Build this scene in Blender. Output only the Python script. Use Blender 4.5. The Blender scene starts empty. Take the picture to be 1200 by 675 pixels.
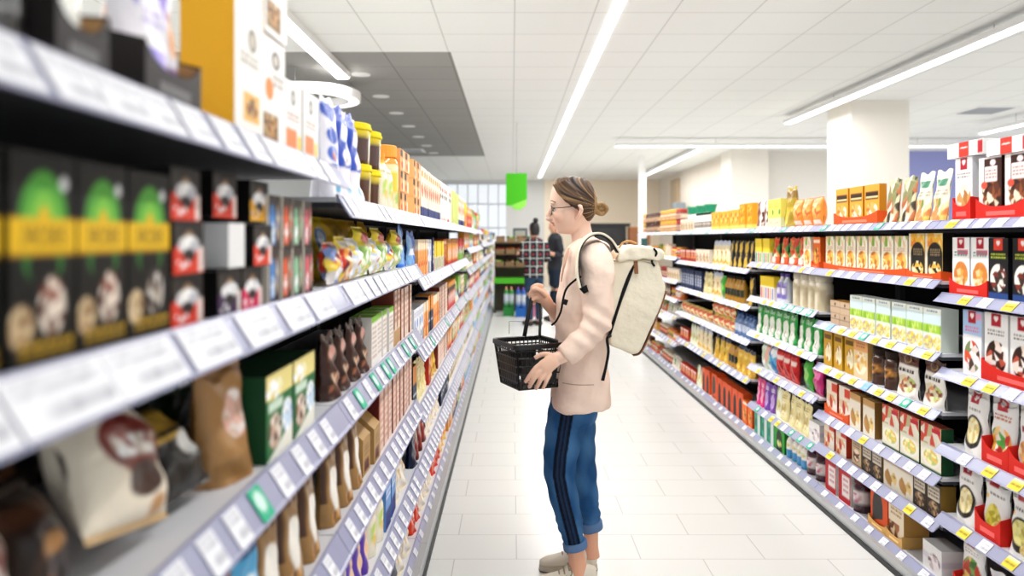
import bpy, math, random
import numpy as np
from mathutils import Vector, Matrix
PI = math.pi
S = bpy.context.scene
COL = S.collection
rng = random.Random(7)

# ------------------------------------------------------------------ camera, view
F = 880.0            # focal length in pixels of the 1200 px frame
CAMH = 1.42
cd = bpy.data.cameras.new('camera'); cam = bpy.data.objects.new('camera', cd); COL.objects.link(cam)
cam.location = (0, 0, CAMH); cam.rotation_euler = (PI/2, 0, 0)
cd.sensor_width = 36; cd.lens = F/1200*36; cd.shift_y = -58.5/1200; cd.clip_start = .05; cd.clip_end = 200
cd.dof.use_dof = True; cd.dof.focus_distance = 3.2; cd.dof.aperture_fstop = 1.8; cd.dof.aperture_blades = 0
S.camera = cam
S.view_settings.view_transform = 'Standard'; S.view_settings.look = 'None'
S.view_settings.gamma = 1; S.view_settings.use_curve_mapping = False; S.view_settings.exposure = EXPO = 0.2
S.cycles.use_denoising = True; S.cycles.max_bounces = 7; S.cycles.diffuse_bounces = 4; S.cycles.glossy_bounces = 3
S.cycles.transparent_max_bounces = 6; S.cycles.sample_clamp_indirect = 6; S.cycles.caustics_reflective = False; S.cycles.caustics_refractive = False

def lin(c):
    if isinstance(c, str):
        c = c.lstrip('#'); c = [int(c[i:i+2], 16)/255 for i in (0, 2, 4)]
    return [x/12.92 if x <= .04045 else ((x+.055)/1.055)**2.4 for x in c]

# ------------------------------------------------------------------ materials
def mat(name, col=None, rough=.5, spec=.5, metal=0, attr=False, emis=0, bump=None, coat=0, noise=None):
    m = bpy.data.materials.new(name); m.use_nodes = True
    nt = m.node_tree; b = nt.nodes['Principled BSDF']
    b.inputs['Roughness'].default_value = rough; b.inputs['Specular IOR Level'].default_value = spec
    b.inputs['Metallic'].default_value = metal
    if coat: b.inputs['Coat Weight'].default_value = coat; b.inputs['Coat Roughness'].default_value = .08
    if attr:
        a = nt.nodes.new('ShaderNodeAttribute'); a.attribute_name = 'Col'; nt.links.new(a.outputs['Color'], b.inputs['Base Color'])
    elif noise:
        c2, sc = noise
        n = nt.nodes.new('ShaderNodeTexNoise'); n.inputs['Scale'].default_value = sc; n.inputs['Detail'].default_value = 4
        tc = nt.nodes.new('ShaderNodeTexCoord'); nt.links.new(tc.outputs['Object'], n.inputs['Vector'])
        mx = nt.nodes.new('ShaderNodeMix'); mx.data_type = 'RGBA'
        mx.inputs[6].default_value = (*lin(col), 1); mx.inputs[7].default_value = (*lin(c2), 1)
        nt.links.new(n.outputs['Fac'], mx.inputs[0]); nt.links.new(mx.outputs[2], b.inputs['Base Color'])
    else:
        b.inputs['Base Color'].default_value = (*lin(col), 1)
    if emis:
        b.inputs['Emission Color'].default_value = (*lin(col), 1); b.inputs['Emission Strength'].default_value = emis
    if bump:
        sc, st, dist = bump
        n = nt.nodes.new('ShaderNodeTexNoise'); n.inputs['Scale'].default_value = sc; n.inputs['Detail'].default_value = 3
        tc = nt.nodes.new('ShaderNodeTexCoord'); nt.links.new(tc.outputs['Object'], n.inputs['Vector'])
        bp = nt.nodes.new('ShaderNodeBump'); bp.inputs['Strength'].default_value = st; bp.inputs['Distance'].default_value = dist
        nt.links.new(n.outputs['Fac'], bp.inputs['Height']); nt.links.new(bp.outputs['Normal'], b.inputs['Normal'])
    return m

M = dict(
    card=mat('printed_card', attr=True, rough=.48, spec=.16),
    film=mat('printed_film', attr=True, rough=.3, spec=.3, bump=(38, .35, .01)),
    glossy=mat('glossy_print', attr=True, rough=.12, spec=.6),
    paint=mat('plain_colour', attr=True, rough=.5, spec=.3),
    shelf=mat('shelf_steel', '#dcdce0', rough=.35, spec=.4),
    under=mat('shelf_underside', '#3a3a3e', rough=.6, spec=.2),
    back=mat('shelf_back_panel', '#131214', rough=.7, spec=.1),
    rail=mat('price_rail_plastic', '#9b9dba', rough=.28, spec=.5),
    kick=mat('kick_plate', '#1b1c1e', rough=.5),
    base=mat('base_deck', '#b9bbbd', rough=.35, metal=.3),
    white=mat('white_paint', '#f1f0ee', rough=.55, spec=.3),
    black=mat('black_plastic', '#0d0e11', rough=.38, spec=.45),
    bag=mat('backpack_canvas', '#f3ebd6', rough=.75, spec=.2, bump=(16, .5, .02), noise=('#efe5cd', 6)),
    leather=mat('brown_leather', '#8d5a34', rough=.5),
    web=mat('black_webbing', '#121214', rough=.7, spec=.2),
    coat=mat('peach_wool', '#f6dccb', rough=.85, spec=.15, bump=(9, .55, .03)),
    skin=mat('skin', attr=True, rough=.48, spec=.35, bump=(140, .08, .002)),
    cloth=mat('cloth', attr=True, rough=.85, spec=.12, bump=(14, .5, .02)),
    hair=mat('hair', attr=True, rough=.5, spec=.35),
    metal=mat('metal_wire', '#9a9a98', rough=.3, metal=.9),
    leather_w=mat('cream_leather', '#e6dccb', rough=.4, spec=.4, bump=(30, .2, .01)),
    lamp=mat('lamp_diffuser', '#ffffff', rough=.5, emis=3.2),
    down=mat('downlight_glow', '#fff8ec', rough=.5, emis=1.6),
)

def tex_plane(name, base, dark, size, off, lw, kind, rough=.4, spec=.4, var=.02):
    """tiles in world X/Y metres: joints every size with an optional half shift of every other row"""
    m = bpy.data.materials.new(name); m.use_nodes = True; nt = m.node_tree; b = nt.nodes['Principled BSDF']
    b.inputs['Roughness'].default_value = rough; b.inputs['Specular IOR Level'].default_value = spec
    g = nt.nodes.new('ShaderNodeNewGeometry')
    mp = nt.nodes.new('ShaderNodeMapping'); mp.inputs['Location'].default_value = (-off[0], -off[1], 0)
    nt.links.new(g.outputs['Position'], mp.inputs['Vector'])
    br = nt.nodes.new('ShaderNodeTexBrick')
    br.offset = .5 if kind == 'brick' else 0; br.offset_frequency = 2; br.squash = 1
    br.inputs['Scale'].default_value = 1; br.inputs['Brick Width'].default_value = size[0]; br.inputs['Row Height'].default_value = size[1]
    br.inputs['Mortar Size'].default_value = lw; br.inputs['Mortar Smooth'].default_value = .1
    c = lin(base)
    br.inputs['Color1'].default_value = (*c, 1); br.inputs['Color2'].default_value = (*[x*(1-var) for x in c], 1)
    br.inputs['Mortar'].default_value = (*lin(dark), 1)
    nt.links.new(mp.outputs['Vector'], br.inputs['Vector']); nt.links.new(br.outputs['Color'], b.inputs['Base Color'])
    return m
M['floor'] = tex_plane('floor_tiles', '#e7e6e3', '#c4c2bd', (.55, .272), (.02-.0, 4.138), .0025, 'brick', rough=.3, spec=.35)
M['ceil'] = tex_plane('ceiling_tiles', '#f2f2ef', '#d4d4d0', (.6, .6), (.02, 6.86), .006, 'grid', rough=.9, spec=.1, var=.012)
M['ceil_dark'] = tex_plane('dark_ceiling_tiles', '#a09e9a', '#7c7a76', (.6, .6), (.02, 6.86), .006, 'grid', rough=.9, spec=.1, var=.05)
M['beige'] = mat('beige_wall', '#f5e6d0', rough=.8, spec=.1)
M['beige_panel'] = tex_plane('beige_wall_panels', '#e4dacd', '#cdc2b2', (.9, .9), (.1, .2), .008, 'grid', rough=.8, spec=.1)
M['grey_wall'] = mat('grey_wall', '#dad9d6', rough=.8, spec=.1)
M['blue_lit_wall'] = mat('blue_lit_wall', '#9fa3d6', rough=.8, spec=.1)  # blue light on the far wall section, put into its colour

# ------------------------------------------------------------------ mesh accumulator
class Acc:
    def __init__(s): s.v = []; s.c = []; s.n = 0; s.f = []; s.mi = []
    def verts(s, P, C):
        P = np.asarray(P, float).reshape(-1, 3); k = len(P)
        C = np.asarray(C, float)
        C = np.broadcast_to(C, (k, 3)) if C.ndim == 1 else C.reshape(-1, 3)
        s.v.append(P); s.c.append(C); b = s.n; s.n += k; return b
    def grid(s, P, C=(1, 1, 1), wrap=False, mi=0):
        P = np.asarray(P, float); ny, nx = P.shape[:2]
        b = s.verts(P, C)
        j, i = np.mgrid[0:ny-1, 0:(nx if wrap else nx-1)]
        i2 = (i+1) % nx
        q = np.stack([j*nx+i, j*nx+i2, (j+1)*nx+i2, (j+1)*nx+i], -1).reshape(-1, 4)+b
        s.f.append(q); s.mi.append(np.full(len(q), mi)); return b
    def poly(s, pts, C=(1, 1, 1), mi=0):
        b = s.verts(pts, C); s.f.append(np.arange(b, b+len(pts))[None, :]); s.mi.append(np.array([mi])); return s
    def box(s, lo, hi, C=(1, 1, 1), mi=0, R=None):
        x0, y0, z0 = lo; x1, y1, z1 = hi
        P = np.array([(x0,y0,z0),(x1,y0,z0),(x1,y1,z0),(x0,y1,z0),(x0,y0,z1),(x1,y0,z1),(x1,y1,z1),(x0,y1,z1)], float)
        if R is not None: P = np.array([tuple(R @ Vector(p)) for p in P])
        return s.hexa(P, C, mi)
    def hexa(s, P, C=(1, 1, 1), mi=0):
        b = s.verts(P, C)
        q = np.array([(0,3,2,1),(4,5,6,7),(0,1,5,4),(1,2,6,5),(2,3,7,6),(3,0,4,7)])+b
        s.f.append(q); s.mi.append(np.full(6, mi)); return s
    def prism(s, poly, y0, y1, C=(1, 1, 1), mi=0):
        """poly = list of (x, z), extruded along y"""
        n = len(poly)
        P = [(x, y0, z) for x, z in poly]+[(x, y1, z) for x, z in poly]
        b = s.verts(P, C)
        s.f.append(np.arange(b, b+n)[None, :]); s.f.append(np.arange(b+n, b+2*n)[::-1][None, :])
        s.f.append(np.array([(b+i, b+n+i, b+n+(i+1) % n, b+(i+1) % n) for i in range(n)]))
        s.mi += [np.array([mi]), np.array([mi]), np.full(n, mi)]; return s
    def tube(s, pts, rad, C=(1, 1, 1), seg=12, flat=1.0, ref=(0, 0, 1), sub=0, colf=None, mi=0):
        """closed tube along a path; rad = number or list; flat = second radius / first (second runs along ref)"""
        pts = np.asarray(pts, float); rad = np.full(len(pts), rad, float) if np.isscalar(rad) else np.asarray(rad, float)
        fl = np.full(len(pts), flat, float) if np.isscalar(flat) else np.asarray(flat, float)
        if sub:
            pts = crom(pts, sub); rad = crom(rad[:, None], sub)[:, 0]; fl = crom(fl[:, None], sub)[:, 0]
        t = np.gradient(pts, axis=0); t /= np.linalg.norm(t, axis=1)[:, None]+1e-12
        ref = np.asarray(ref, float)
        a = np.cross(t, ref); la = np.linalg.norm(a, axis=1)
        a[la < 1e-3] = np.cross(t[la < 1e-3], (0.3, 1, 0.1)) if (la < 1e-3).any() else 0
        a /= np.linalg.norm(a, axis=1)[:, None]; b2 = np.cross(a, t)
        th = np.linspace(0, 2*PI, seg, endpoint=False)
        P = pts[:, None]+a[:, None]*np.cos(th)[None, :, None]*rad[:, None, None]+b2[:, None]*np.sin(th)[None, :, None]*(rad*fl)[:, None, None]
        Cc = np.asarray(C, float)
        if colf is not None:
            T = np.linspace(0, 1, len(pts))[:, None].repeat(seg, 1); A = th[None, :].repeat(len(pts), 0); Cc = colf(T, A, P)
        b = s.grid(P, Cc, wrap=True, mi=mi); n = len(pts)
        s.f.append((np.arange(seg)[::-1]+b)[None, :]); s.f.append((np.arange(seg)+b+(n-1)*seg)[None, :]); s.mi += [np.array([mi])]*2
        return s
    def slices(s, rows, C=(1, 1, 1), seg=28, sub=4, ex=2.0, colf=None, mi=0):
        """closed loft of horizontal superellipses; row = (cx, cy, z, rx, ry)"""
        R = crom(np.asarray(rows, float), sub); th = np.linspace(0, 2*PI, seg, endpoint=False)
        cx, sx = np.cos(th), np.sin(th); p = 2/ex
        ux = np.sign(cx)*np.abs(cx)**p; uy = np.sign(sx)*np.abs(sx)**p
        P = np.stack([R[:, 0:1]+R[:, 3:4]*ux, R[:, 1:2]+R[:, 4:5]*uy, R[:, 2:3]+0*ux[None]], -1)
        Cc = np.asarray(C, float)
        if colf is not None:
            T = np.linspace(0, 1, len(R))[:, None].repeat(seg, 1); A = th[None, :].repeat(len(R), 0); Cc = colf(T, A, P)
        b = s.grid(P, Cc, wrap=True, mi=mi); n = len(R)
        s.f.append((np.arange(seg)[::-1]+b)[None, :]); s.f.append((np.arange(seg)+b+(n-1)*seg)[None, :]); s.mi += [np.array([mi])]*2
        return s
    def ball(s, c, r, C=(1, 1, 1), seg=16, rows=10, R=None, mi=0):
        th = np.linspace(0, 2*PI, seg, endpoint=False); ph = np.linspace(-PI/2+.02, PI/2-.02, rows)
        P = np.stack([np.cos(ph)[:, None]*np.cos(th), np.cos(ph)[:, None]*np.sin(th), np.sin(ph)[:, None]+0*th], -1)*np.array(r if not np.isscalar(r) else (r, r, r))
        if R is not None: P = P @ np.array(R.to_3x3()).T
        b = s.grid(P+np.array(c), C, wrap=True, mi=mi)
        s.f.append((np.arange(seg)[::-1]+b)[None, :]); s.f.append((np.arange(seg)+b+(rows-1)*seg)[None, :]); s.mi += [np.array([mi])]*2
        return s
    def lathe(s, prof, C=(1, 1, 1), seg=20, c=(0, 0), mi=0, colf=None):
        """prof = [(r, z, colour or None)]"""
        th = np.linspace(0, 2*PI, seg, endpoint=False)
        P = np.array([[(c[0]+r*math.cos(a), c[1]+r*math.sin(a), z) for a in th] for r, z, *_ in prof])
        if colf is not None: Cc = colf(P, th)
        else: Cc = np.array([[(p[2] if len(p) > 2 else C)]*seg for p in prof])
        b = s.grid(P, Cc, wrap=True, mi=mi); n = len(prof)
        s.f.append((np.arange(seg)[::-1]+b)[None, :]); s.f.append((np.arange(seg)+b+(n-1)*seg)[None, :]); s.mi += [np.array([mi])]*2
        return s
    def mesh(s, name, origin=(0, 0, 0), smooth=False):
        V = np.concatenate(s.v)-np.array(origin); C = np.concatenate(s.c)
        me = bpy.data.meshes.new(name)
        me.vertices.add(len(V)); me.vertices.foreach_set('co', V.astype(np.float32).ravel())
        tot = np.concatenate([np.full(len(f), f.shape[1]) for f in s.f]); idx = np.concatenate([f.ravel() for f in s.f])
        me.loops.add(len(idx)); me.loops.foreach_set('vertex_index', idx.astype(np.int32))
        st = np.concatenate([[0], np.cumsum(tot)[:-1]])
        me.polygons.add(len(tot)); me.polygons.foreach_set('loop_start', st.astype(np.int32)); me.polygons.foreach_set('loop_total', tot.astype(np.int32))
        me.polygons.foreach_set('material_index', np.concatenate(s.mi).astype(np.int32))
        me.polygons.foreach_set('use_smooth', np.full(len(tot), smooth))
        at = me.color_attributes.new('Col', 'FLOAT_COLOR', 'POINT')
        at.data.foreach_set('color', np.concatenate([C, np.ones((len(C), 1))], 1).astype(np.float32).ravel())
        me.update(); me.validate()
        return me
    def obj(s, name, m, parent=None, origin=(0, 0, 0), loc=None, smooth=False):
        """links ONE mesh object. Child coordinates are world ones minus the parent's location (origin)."""
        me = s.mesh(name, origin, smooth)
        for x in (m if isinstance(m, (list, tuple)) else [m]): me.materials.append(M[x] if isinstance(x, str) else x)
        o = bpy.data.objects.new(name, me); COL.objects.link(o)
        if parent is not None: o.parent = parent
        if loc is not None: o.location = loc
        return o

def crom(P, sub):
    P = np.asarray(P, float); n = len(P)
    E = np.vstack([2*P[0]-P[1], P, 2*P[-1]-P[-2]]); out = []
    for i in range(n-1):
        p0, p1, p2, p3 = E[i:i+4]
        for k in range(sub):
            t = k/sub
            out.append(.5*((2*p1)+(-p0+p2)*t+(2*p0-5*p1+4*p2-p3)*t*t+(-p0+3*p1-3*p2+p3)*t**3))
    out.append(P[-1]); return np.array(out)

def tag(o, label=None, cat=None, group=None, kind=None):
    if label: o['label'] = label
    if cat: o['category'] = cat
    if group: o['group'] = group
    if kind: o['kind'] = kind
    return o
def thing(name, label, cat, loc=(0, 0, 0), group=None, rz=0):
    o = bpy.data.objects.new(name, None); COL.objects.link(o); o.location = loc; o.rotation_euler = (0, 0, rz); o.empty_display_size = .05
    return tag(o, label, cat, group)
def struct(name, acc, m, **k): return tag(acc.obj(name, m, **k), kind='structure')

ORD = ('first second third fourth fifth sixth seventh eighth ninth tenth eleventh twelfth thirteenth fourteenth fifteenth sixteenth seventeenth '
       'eighteenth nineteenth twentieth').split()
for d in ('twenty', 'thirty', 'forty', 'fifty', 'sixty'):
    if d != 'twenty': ORD.append({'thirty': 'thirtieth', 'forty': 'fortieth', 'fifty': 'fiftieth', 'sixty': 'sixtieth'}[d])
    ORD += [d+'-'+x for x in ORD[:9]]
# ------------------------------------------------------------------ the room
CEIL = CAMH+1.70
struct('floor', Acc().box((-9, -4, -.1), (12, 24, 0)), 'floor')
# white ceiling laid round the lowered-tone dark field
a = Acc()
DX0, DX1, DY0, DY1 = -6.6, -.56, 6.86, 15.6
a.box((DX1, -4, CEIL), (12, 24, CEIL+.1)); a.box((-9, -4, CEIL), (DX1, DY0, CEIL+.1))
a.box((-9, DY1, CEIL), (DX1, 24, CEIL+.1)); a.box((-9, DY0, CEIL), (DX0, DY1, CEIL+.1))
struct('ceiling', a, 'ceil')
struct('ceiling_dark_field', Acc().box((DX0, DY0, CEIL+.002), (DX1, DY1, CEIL+.1)), 'ceil_dark')
YB = 22.0
# back wall with a window opening
wx0, wx1, wz0, wz1 = -4.6, -.17, 1.15, 3.04
a = Acc(); a.box((-9, YB, 0), (wx0, YB+.2, CEIL)); a.box((wx1, YB, 0), (.95, YB+.2, CEIL)); a.box((wx0, YB, 0), (wx1, YB+.2, wz0)); a.box((wx0, YB, wz1), (wx1, YB+.2, CEIL))
struct('wall_back', a, 'grey_wall')
a = Acc(); a.box((.95, YB-.05, 0), (4.3, YB+.2, CEIL)); struct('wall_back_beige', a, 'beige')
a = Acc()
for x in np.arange(wx0, wx1+.01, .3): a.box((x-.014, YB+.04, wz0), (x+.014, YB+.09, wz1))
for z in (wz0+.02, 1.72, 2.42, wz1-.02): a.box((wx0, YB+.03, z-.02), (wx1, YB+.10, z+.02))
w = struct('window_1', a, mat('window_frame_paint', '#c9cdd6', rough=.5))
g = mat('window_glass', '#eef4ff', rough=.03)
gb = g.node_tree.nodes['Principled BSDF']; gb.inputs['Alpha'].default_value = .15
Acc().box((wx0, YB+.06, wz0), (wx1, YB+.066, wz1)).obj('pane', g, w)
# side wall with vertical panels, cross wall, columns
struct('wall_side', Acc().box((4.30, 15.1, 0), (4.5, YB, CEIL)), 'beige_panel')
struct('wall_cross', Acc().box((4.92, 14.7, 0), (7.7, 14.9, CEIL)), mat('warm_white_wall', '#e9e4dc', rough=.8, spec=.1))
struct('wall_blue_lit', Acc().box((7.7, 14.7, 0), (12, 14.9, CEIL)), 'blue_lit_wall')
struct('column_near', Acc().box((4.2, 9.3, 0), (4.92, 10.0, CEIL)), mat('column_paint', '#efe9df', rough=.7, spec=.15))
struct('column_far', Acc().box((4.2, 14.4, 0), (4.92, 15.1, CEIL)), mat('column_paint', '#efe9df', rough=.7, spec=.15))
struct('pillar_slim', Acc().box((2.62, 15.5, 0), (2.72, 15.6, CEIL)), 'white')
struct('pillar_slim', Acc().box((3.14, 18.0, 0), (3.22, 18.1, CEIL)), 'white')
# window recess box on the side wall
struct('trim_1', Acc().box((4.22, 19.2, 2.2), (4.302, 20.0, 2.95)), mat('tan_box', '#b9a488', rough=.8))

# ------------------------------------------------------------------ lamps
def area(name, loc, sx, sy, power, col=(1, .995, .985), rot=(0, 0, 0)):
    l = bpy.data.lights.new(name, 'AREA'); l.shape = 'RECTANGLE'; l.size = sx; l.size_y = sy; l.energy = power; l.color = col
    o = bpy.data.objects.new(name, l); COL.objects.link(o); o.location = loc; o.rotation_euler = rot; return o
LP = .52
def strip(label, x0, y0, x1, y1, ztop, wd, hg, watts, wires=False, housing=True):
    cx, cy = (x0+x1)/2, (y0+y1)/2
    t = thing('linear_ceiling_light', label, 'ceiling light', (cx, cy, ztop))
    a = Acc(); z0 = ztop-hg
    if housing: a.box((x0, y0, z0+.008), (x1, y1, ztop)); a.obj('housing', 'white', t, (cx, cy, ztop))
    m = .012 if housing else 0
    Acc().box((x0+m, y0+m, z0-.002), (x1-m, y1-m, z0+.008)).obj('diffuser', 'lamp', t, (cx, cy, ztop))
    if wires:
        L = max(x1-x0, y1-y0); k = max(2, int(L/2.5))
        for i in range(k):
            f = (i+.5)/k
            px, py = (x0+(x1-x0)*f, cy) if x1-x0 > y1-y0 else (cx, y0+(y1-y0)*f)
            Acc().tube([(px, py, ztop), (px, py, CEIL)], .003, seg=6).obj('suspension_wire', 'metal', t, (cx, cy, ztop))
    area('lamp_light', (cx, cy, z0-.01), x1-x0, y1-y0, watts*LP)
    return t
strip('long recessed light strip running down the ceiling over the aisle', .735, 1.0, .815, 21.0, CEIL+.004, .08, .012, 540, housing=False)
strip('box light strip mounted over the shelving, reaching into dark ceiling field', -1.80, 2.0, -1.66, 7.7, CEIL, .12, .07, 190)
strip('long suspended light strip above the shelving behind the woman', 3.76, 1.5, 3.88, 10.4, CEIL-.06, .12, .06, 170, True)
strip('suspended light strip crossing the aisle direction before the far column', 1.75, 12.7, 8.6, 12.82, CEIL-.09, .12, .06, 90, True)
strip('slanting-looking far light strip beside the panelled beige wall', 3.34, 13.6, 3.46, 19.0, CEIL-.05, .12, .06, 120, True)
strip('short suspended light strip beyond the square white column', 6.82, 8.0, 6.94, 11.0, CEIL-.12, .12, .06, 70, True)
strip('light strip over the neighbouring aisle behind the coffee shelving', -4.1, 1.0, -4.0, 6.5, CEIL, .12, .07, 150)
for i, y in enumerate((7.8, 9.0, 10.2, 11.4, 12.6, 13.8, 15.0)):
    for x in (-1.57, -4.0):
        if x == -4.0 and i: continue
        t = thing('downlight', ORD[i]+' round downlight from the near end of the dark ceiling field' if x > -3 else 'round downlight deep over the side of the dark ceiling', 'ceiling light', (x, y, CEIL), 'round downlights in the dark ceiling')
        Acc().lathe([(.085, CEIL-.006), (.10, CEIL-.006), (.10, CEIL+.001), (.085, CEIL+.001)], c=(x, y)).obj('trim_ring', 'white', t, (x, y, CEIL), smooth=False)
        Acc().lathe([(.001, CEIL-.004), (.085, CEIL-.004), (.085, CEIL), (.001, CEIL)], c=(x, y)).obj('diffuser', 'down', t, (x, y, CEIL))
# ring lamp hanging in the dark field
rx, ry, rz = -2.14, 7.9, CAMH+1.45
t = thing('ring_lamp', 'white ring-shaped pendant lamp hanging under the dark ceiling field', 'pendant lamp', (rx, ry, rz))
th = np.linspace(0, 2*PI, 48, endpoint=False)
P = np.array([[(rx+r*math.cos(a_), ry+r*math.sin(a_), z) for a_ in th] for r, z in ((.54, rz), (.54, rz+.09), (.40, rz+.09), (.40, rz), (.54, rz))])
a = Acc(); a.grid(P, wrap=True); a.obj('ring_body', 'white', t, (rx, ry, rz))
P = np.array([[(rx+r*math.cos(a_), ry+r*math.sin(a_), rz-.003) for a_ in th] for r in (.42, .52)])
a = Acc(); a.grid(P, wrap=True); a.obj('diffuser', 'down', t, (rx, ry, rz))
for a_ in (.5, 2.6, 4.7):
    x, y = rx+.47*math.cos(a_), ry+.47*math.sin(a_)
    Acc().tube([(x, y, rz+.09), (x, y, CEIL)], .003, seg=6).obj('suspension_wire', 'metal', t, (rx, ry, rz))
# air vents
def vent(x, y, label):
    t = thing('ceiling_vent', label, 'air vent', (x, y, CEIL))
    a = Acc(); a.box((x-.3, y-.3, CEIL-.006), (x+.3, y+.3, CEIL-.001)); a.obj('plate', 'white', t, (x, y, CEIL))
    a = Acc()
    for k in range(8): a.box((x-.24, y-.24+k*.065, CEIL-.012), (x+.24, y-.21+k*.065, CEIL-.006))
    a.obj('grille', mat('vent_grey', '#a9acb0', rough=.5), t, (x, y, CEIL))
vent(6.3, 10.0, 'square slatted vent in the ceiling beyond the white column')
vent(-2.0, 14.6, 'square slatted vent at the far end of dark ceiling')

# world: added white fill through the open back and sides, daylight behind the window
w = bpy.data.worlds.new('world'); S.world = w; w.use_nodes = True
w.node_tree.nodes['Background'].inputs['Color'].default_value = (.93, .97, 1, 1)
w.node_tree.nodes['Background'].inputs['Strength'].default_value = WORLD = 1.0
# ------------------------------------------------------------------ printed fronts
FONT = {'J': '00111 00010 00010 00010 00010 10010 01100', 'A': '01110 10001 10001 11111 10001 10001 10001', 'C': '01110 10001 10000 10000 10000 10001 01110',
        'O': '01110 10001 10001 10001 10001 10001 01110', 'B': '11110 10001 10001 11110 10001 10001 11110', 'S': '01111 10000 10000 01110 00001 00001 11110',
        'P': '11110 10001 10001 11110 10000 10000 10000', 'R': '11110 10001 10001 11110 10100 10010 10001', 'U': '10001 10001 10001 10001 10001 10001 01110', 'F': '11111 10000 10000 11110 10000 10000 10000'}
class Cv:
    """a printed picture: sRGB colours sampled on a grid, u to the right, v up"""
    def __init__(s, nx, ny, ops, seed=0):
        s.k = 3; s.nx, s.ny = nx, ny
        s.r = np.random.RandomState(seed)
        s.u, s.v = np.meshgrid((np.arange(nx*3)+.5)/(nx*3), (np.arange(ny*3)+.5)/(ny*3))
        s.a = np.ones((ny*3, nx*3, 3)); s.bg = np.array(lin('#ffffff'))
        for o in ops: getattr(s, '_'+o[0])(*o[1:])
    def put(s, m, c): s.a[m] = lin(c)
    def _bg(s, c): s.a[:] = lin(c); s.bg = np.array(lin(c))
    def _r(s, u0, v0, u1, v1, c): s.put((s.u >= u0) & (s.u <= u1) & (s.v >= v0) & (s.v <= v1), c)
    def _e(s, cu, cv, ru, rv, c): s.put(((s.u-cu)/ru)**2+((s.v-cv)/rv)**2 <= 1, c)
    def _ring(s, cu, cv, ru, rv, w, c):
        d = ((s.u-cu)/ru)**2+((s.v-cv)/rv)**2; s.put((d <= 1) & (d >= (1-w)**2), c)
    def _arch(s, cu, cv, ru, rv, c): s.put(((((s.u-cu)/ru)**2+((s.v-cv)/rv)**2 <= 1) & (s.v >= cv)) | ((abs(s.u-cu) <= ru) & (s.v < cv)), c)
    def _tri(s, u0, v0, u1, v1, c):     # below the diagonal
        s.put((s.u >= u0) & (s.u <= u1) & (s.v >= v0) & (s.v <= v0+(v1-v0)*(s.u-u0)/(u1-u0)), c)
    def _f(s, cu, cv, ru, rv, cols, n=26):
        m = ((s.u-cu)/ru)**2+((s.v-cv)/rv)**2 <= 1
        P = s.r.rand(n, 2)*2-1; ci = s.r.randint(0, len(cols), n); L = np.array([lin(c) for c in cols])
        uu, vv = (s.u[m]-cu)/ru, (s.v[m]-cv)/rv
        d = (uu[:, None]-P[:, 0])**2+(vv[:, None]-P[:, 1])**2; s.a[m] = L[ci[d.argmin(1)]]*(.9+.2*s.r.rand(n)[d.argmin(1)])[:, None]
    def _fr(s, u0, v0, u1, v1, cols, n=30):
        m = (s.u >= u0) & (s.u <= u1) & (s.v >= v0) & (s.v <= v1)
        P = s.r.rand(n, 2); ci = s.r.randint(0, len(cols), n); L = np.array([lin(c) for c in cols])
        uu, vv = (s.u[m]-u0)/(u1-u0), (s.v[m]-v0)/(v1-v0)
        d = ((uu[:, None]-P[:, 0])*(u1-u0)*2)**2+((vv[:, None]-P[:, 1])*(v1-v0)*2)**2; s.a[m] = L[ci[d.argmin(1)]]
    def _s(s, u0, v0, u1, v1, n, c):    # lines of small print
        h = (v1-v0)/n
        for i in range(n):
            e = u0; y = v1-h*(i+.75)
            while e < u1:
                w = .04+.1*s.r.rand(); s._r(e, y, min(u1, e+w), y+h*.55, c); e += w+.03
    def _w(s, u, v, h, wd, text, c):    # a word in capitals, u v = lower start, wd = whole width
        cw = wd/(len(text)*6-1)
        for k, ch in enumerate(text):
            for j, row in enumerate(FONT[ch].split()):
                for i, b in enumerate(row):
                    if b == '1': x = u+(k*6+i)*cw; y = v+h*(6-j)/7; s._r(x, y, x+cw*1.05, y+h/7*1.05, c)
    def _heart(s, cu, cv, r, c):
        x = (s.u-cu)/r*1.1; y = (s.v-cv)/(r*.48)*1.1; s.put((x*x+y*y-1)**3-x*x*y**3*1.2 <= 0, c)
    def _diag(s, c, n, w):
        s.put(((s.u+s.v)*n % 1) < w, c)
    def out(s): return s.a.reshape(s.ny, 3, s.nx, 3, 3).mean((1, 3))

def gridP(nx, ny): return np.meshgrid(np.linspace(0, 1, nx), np.linspace(0, 1, ny))

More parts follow.
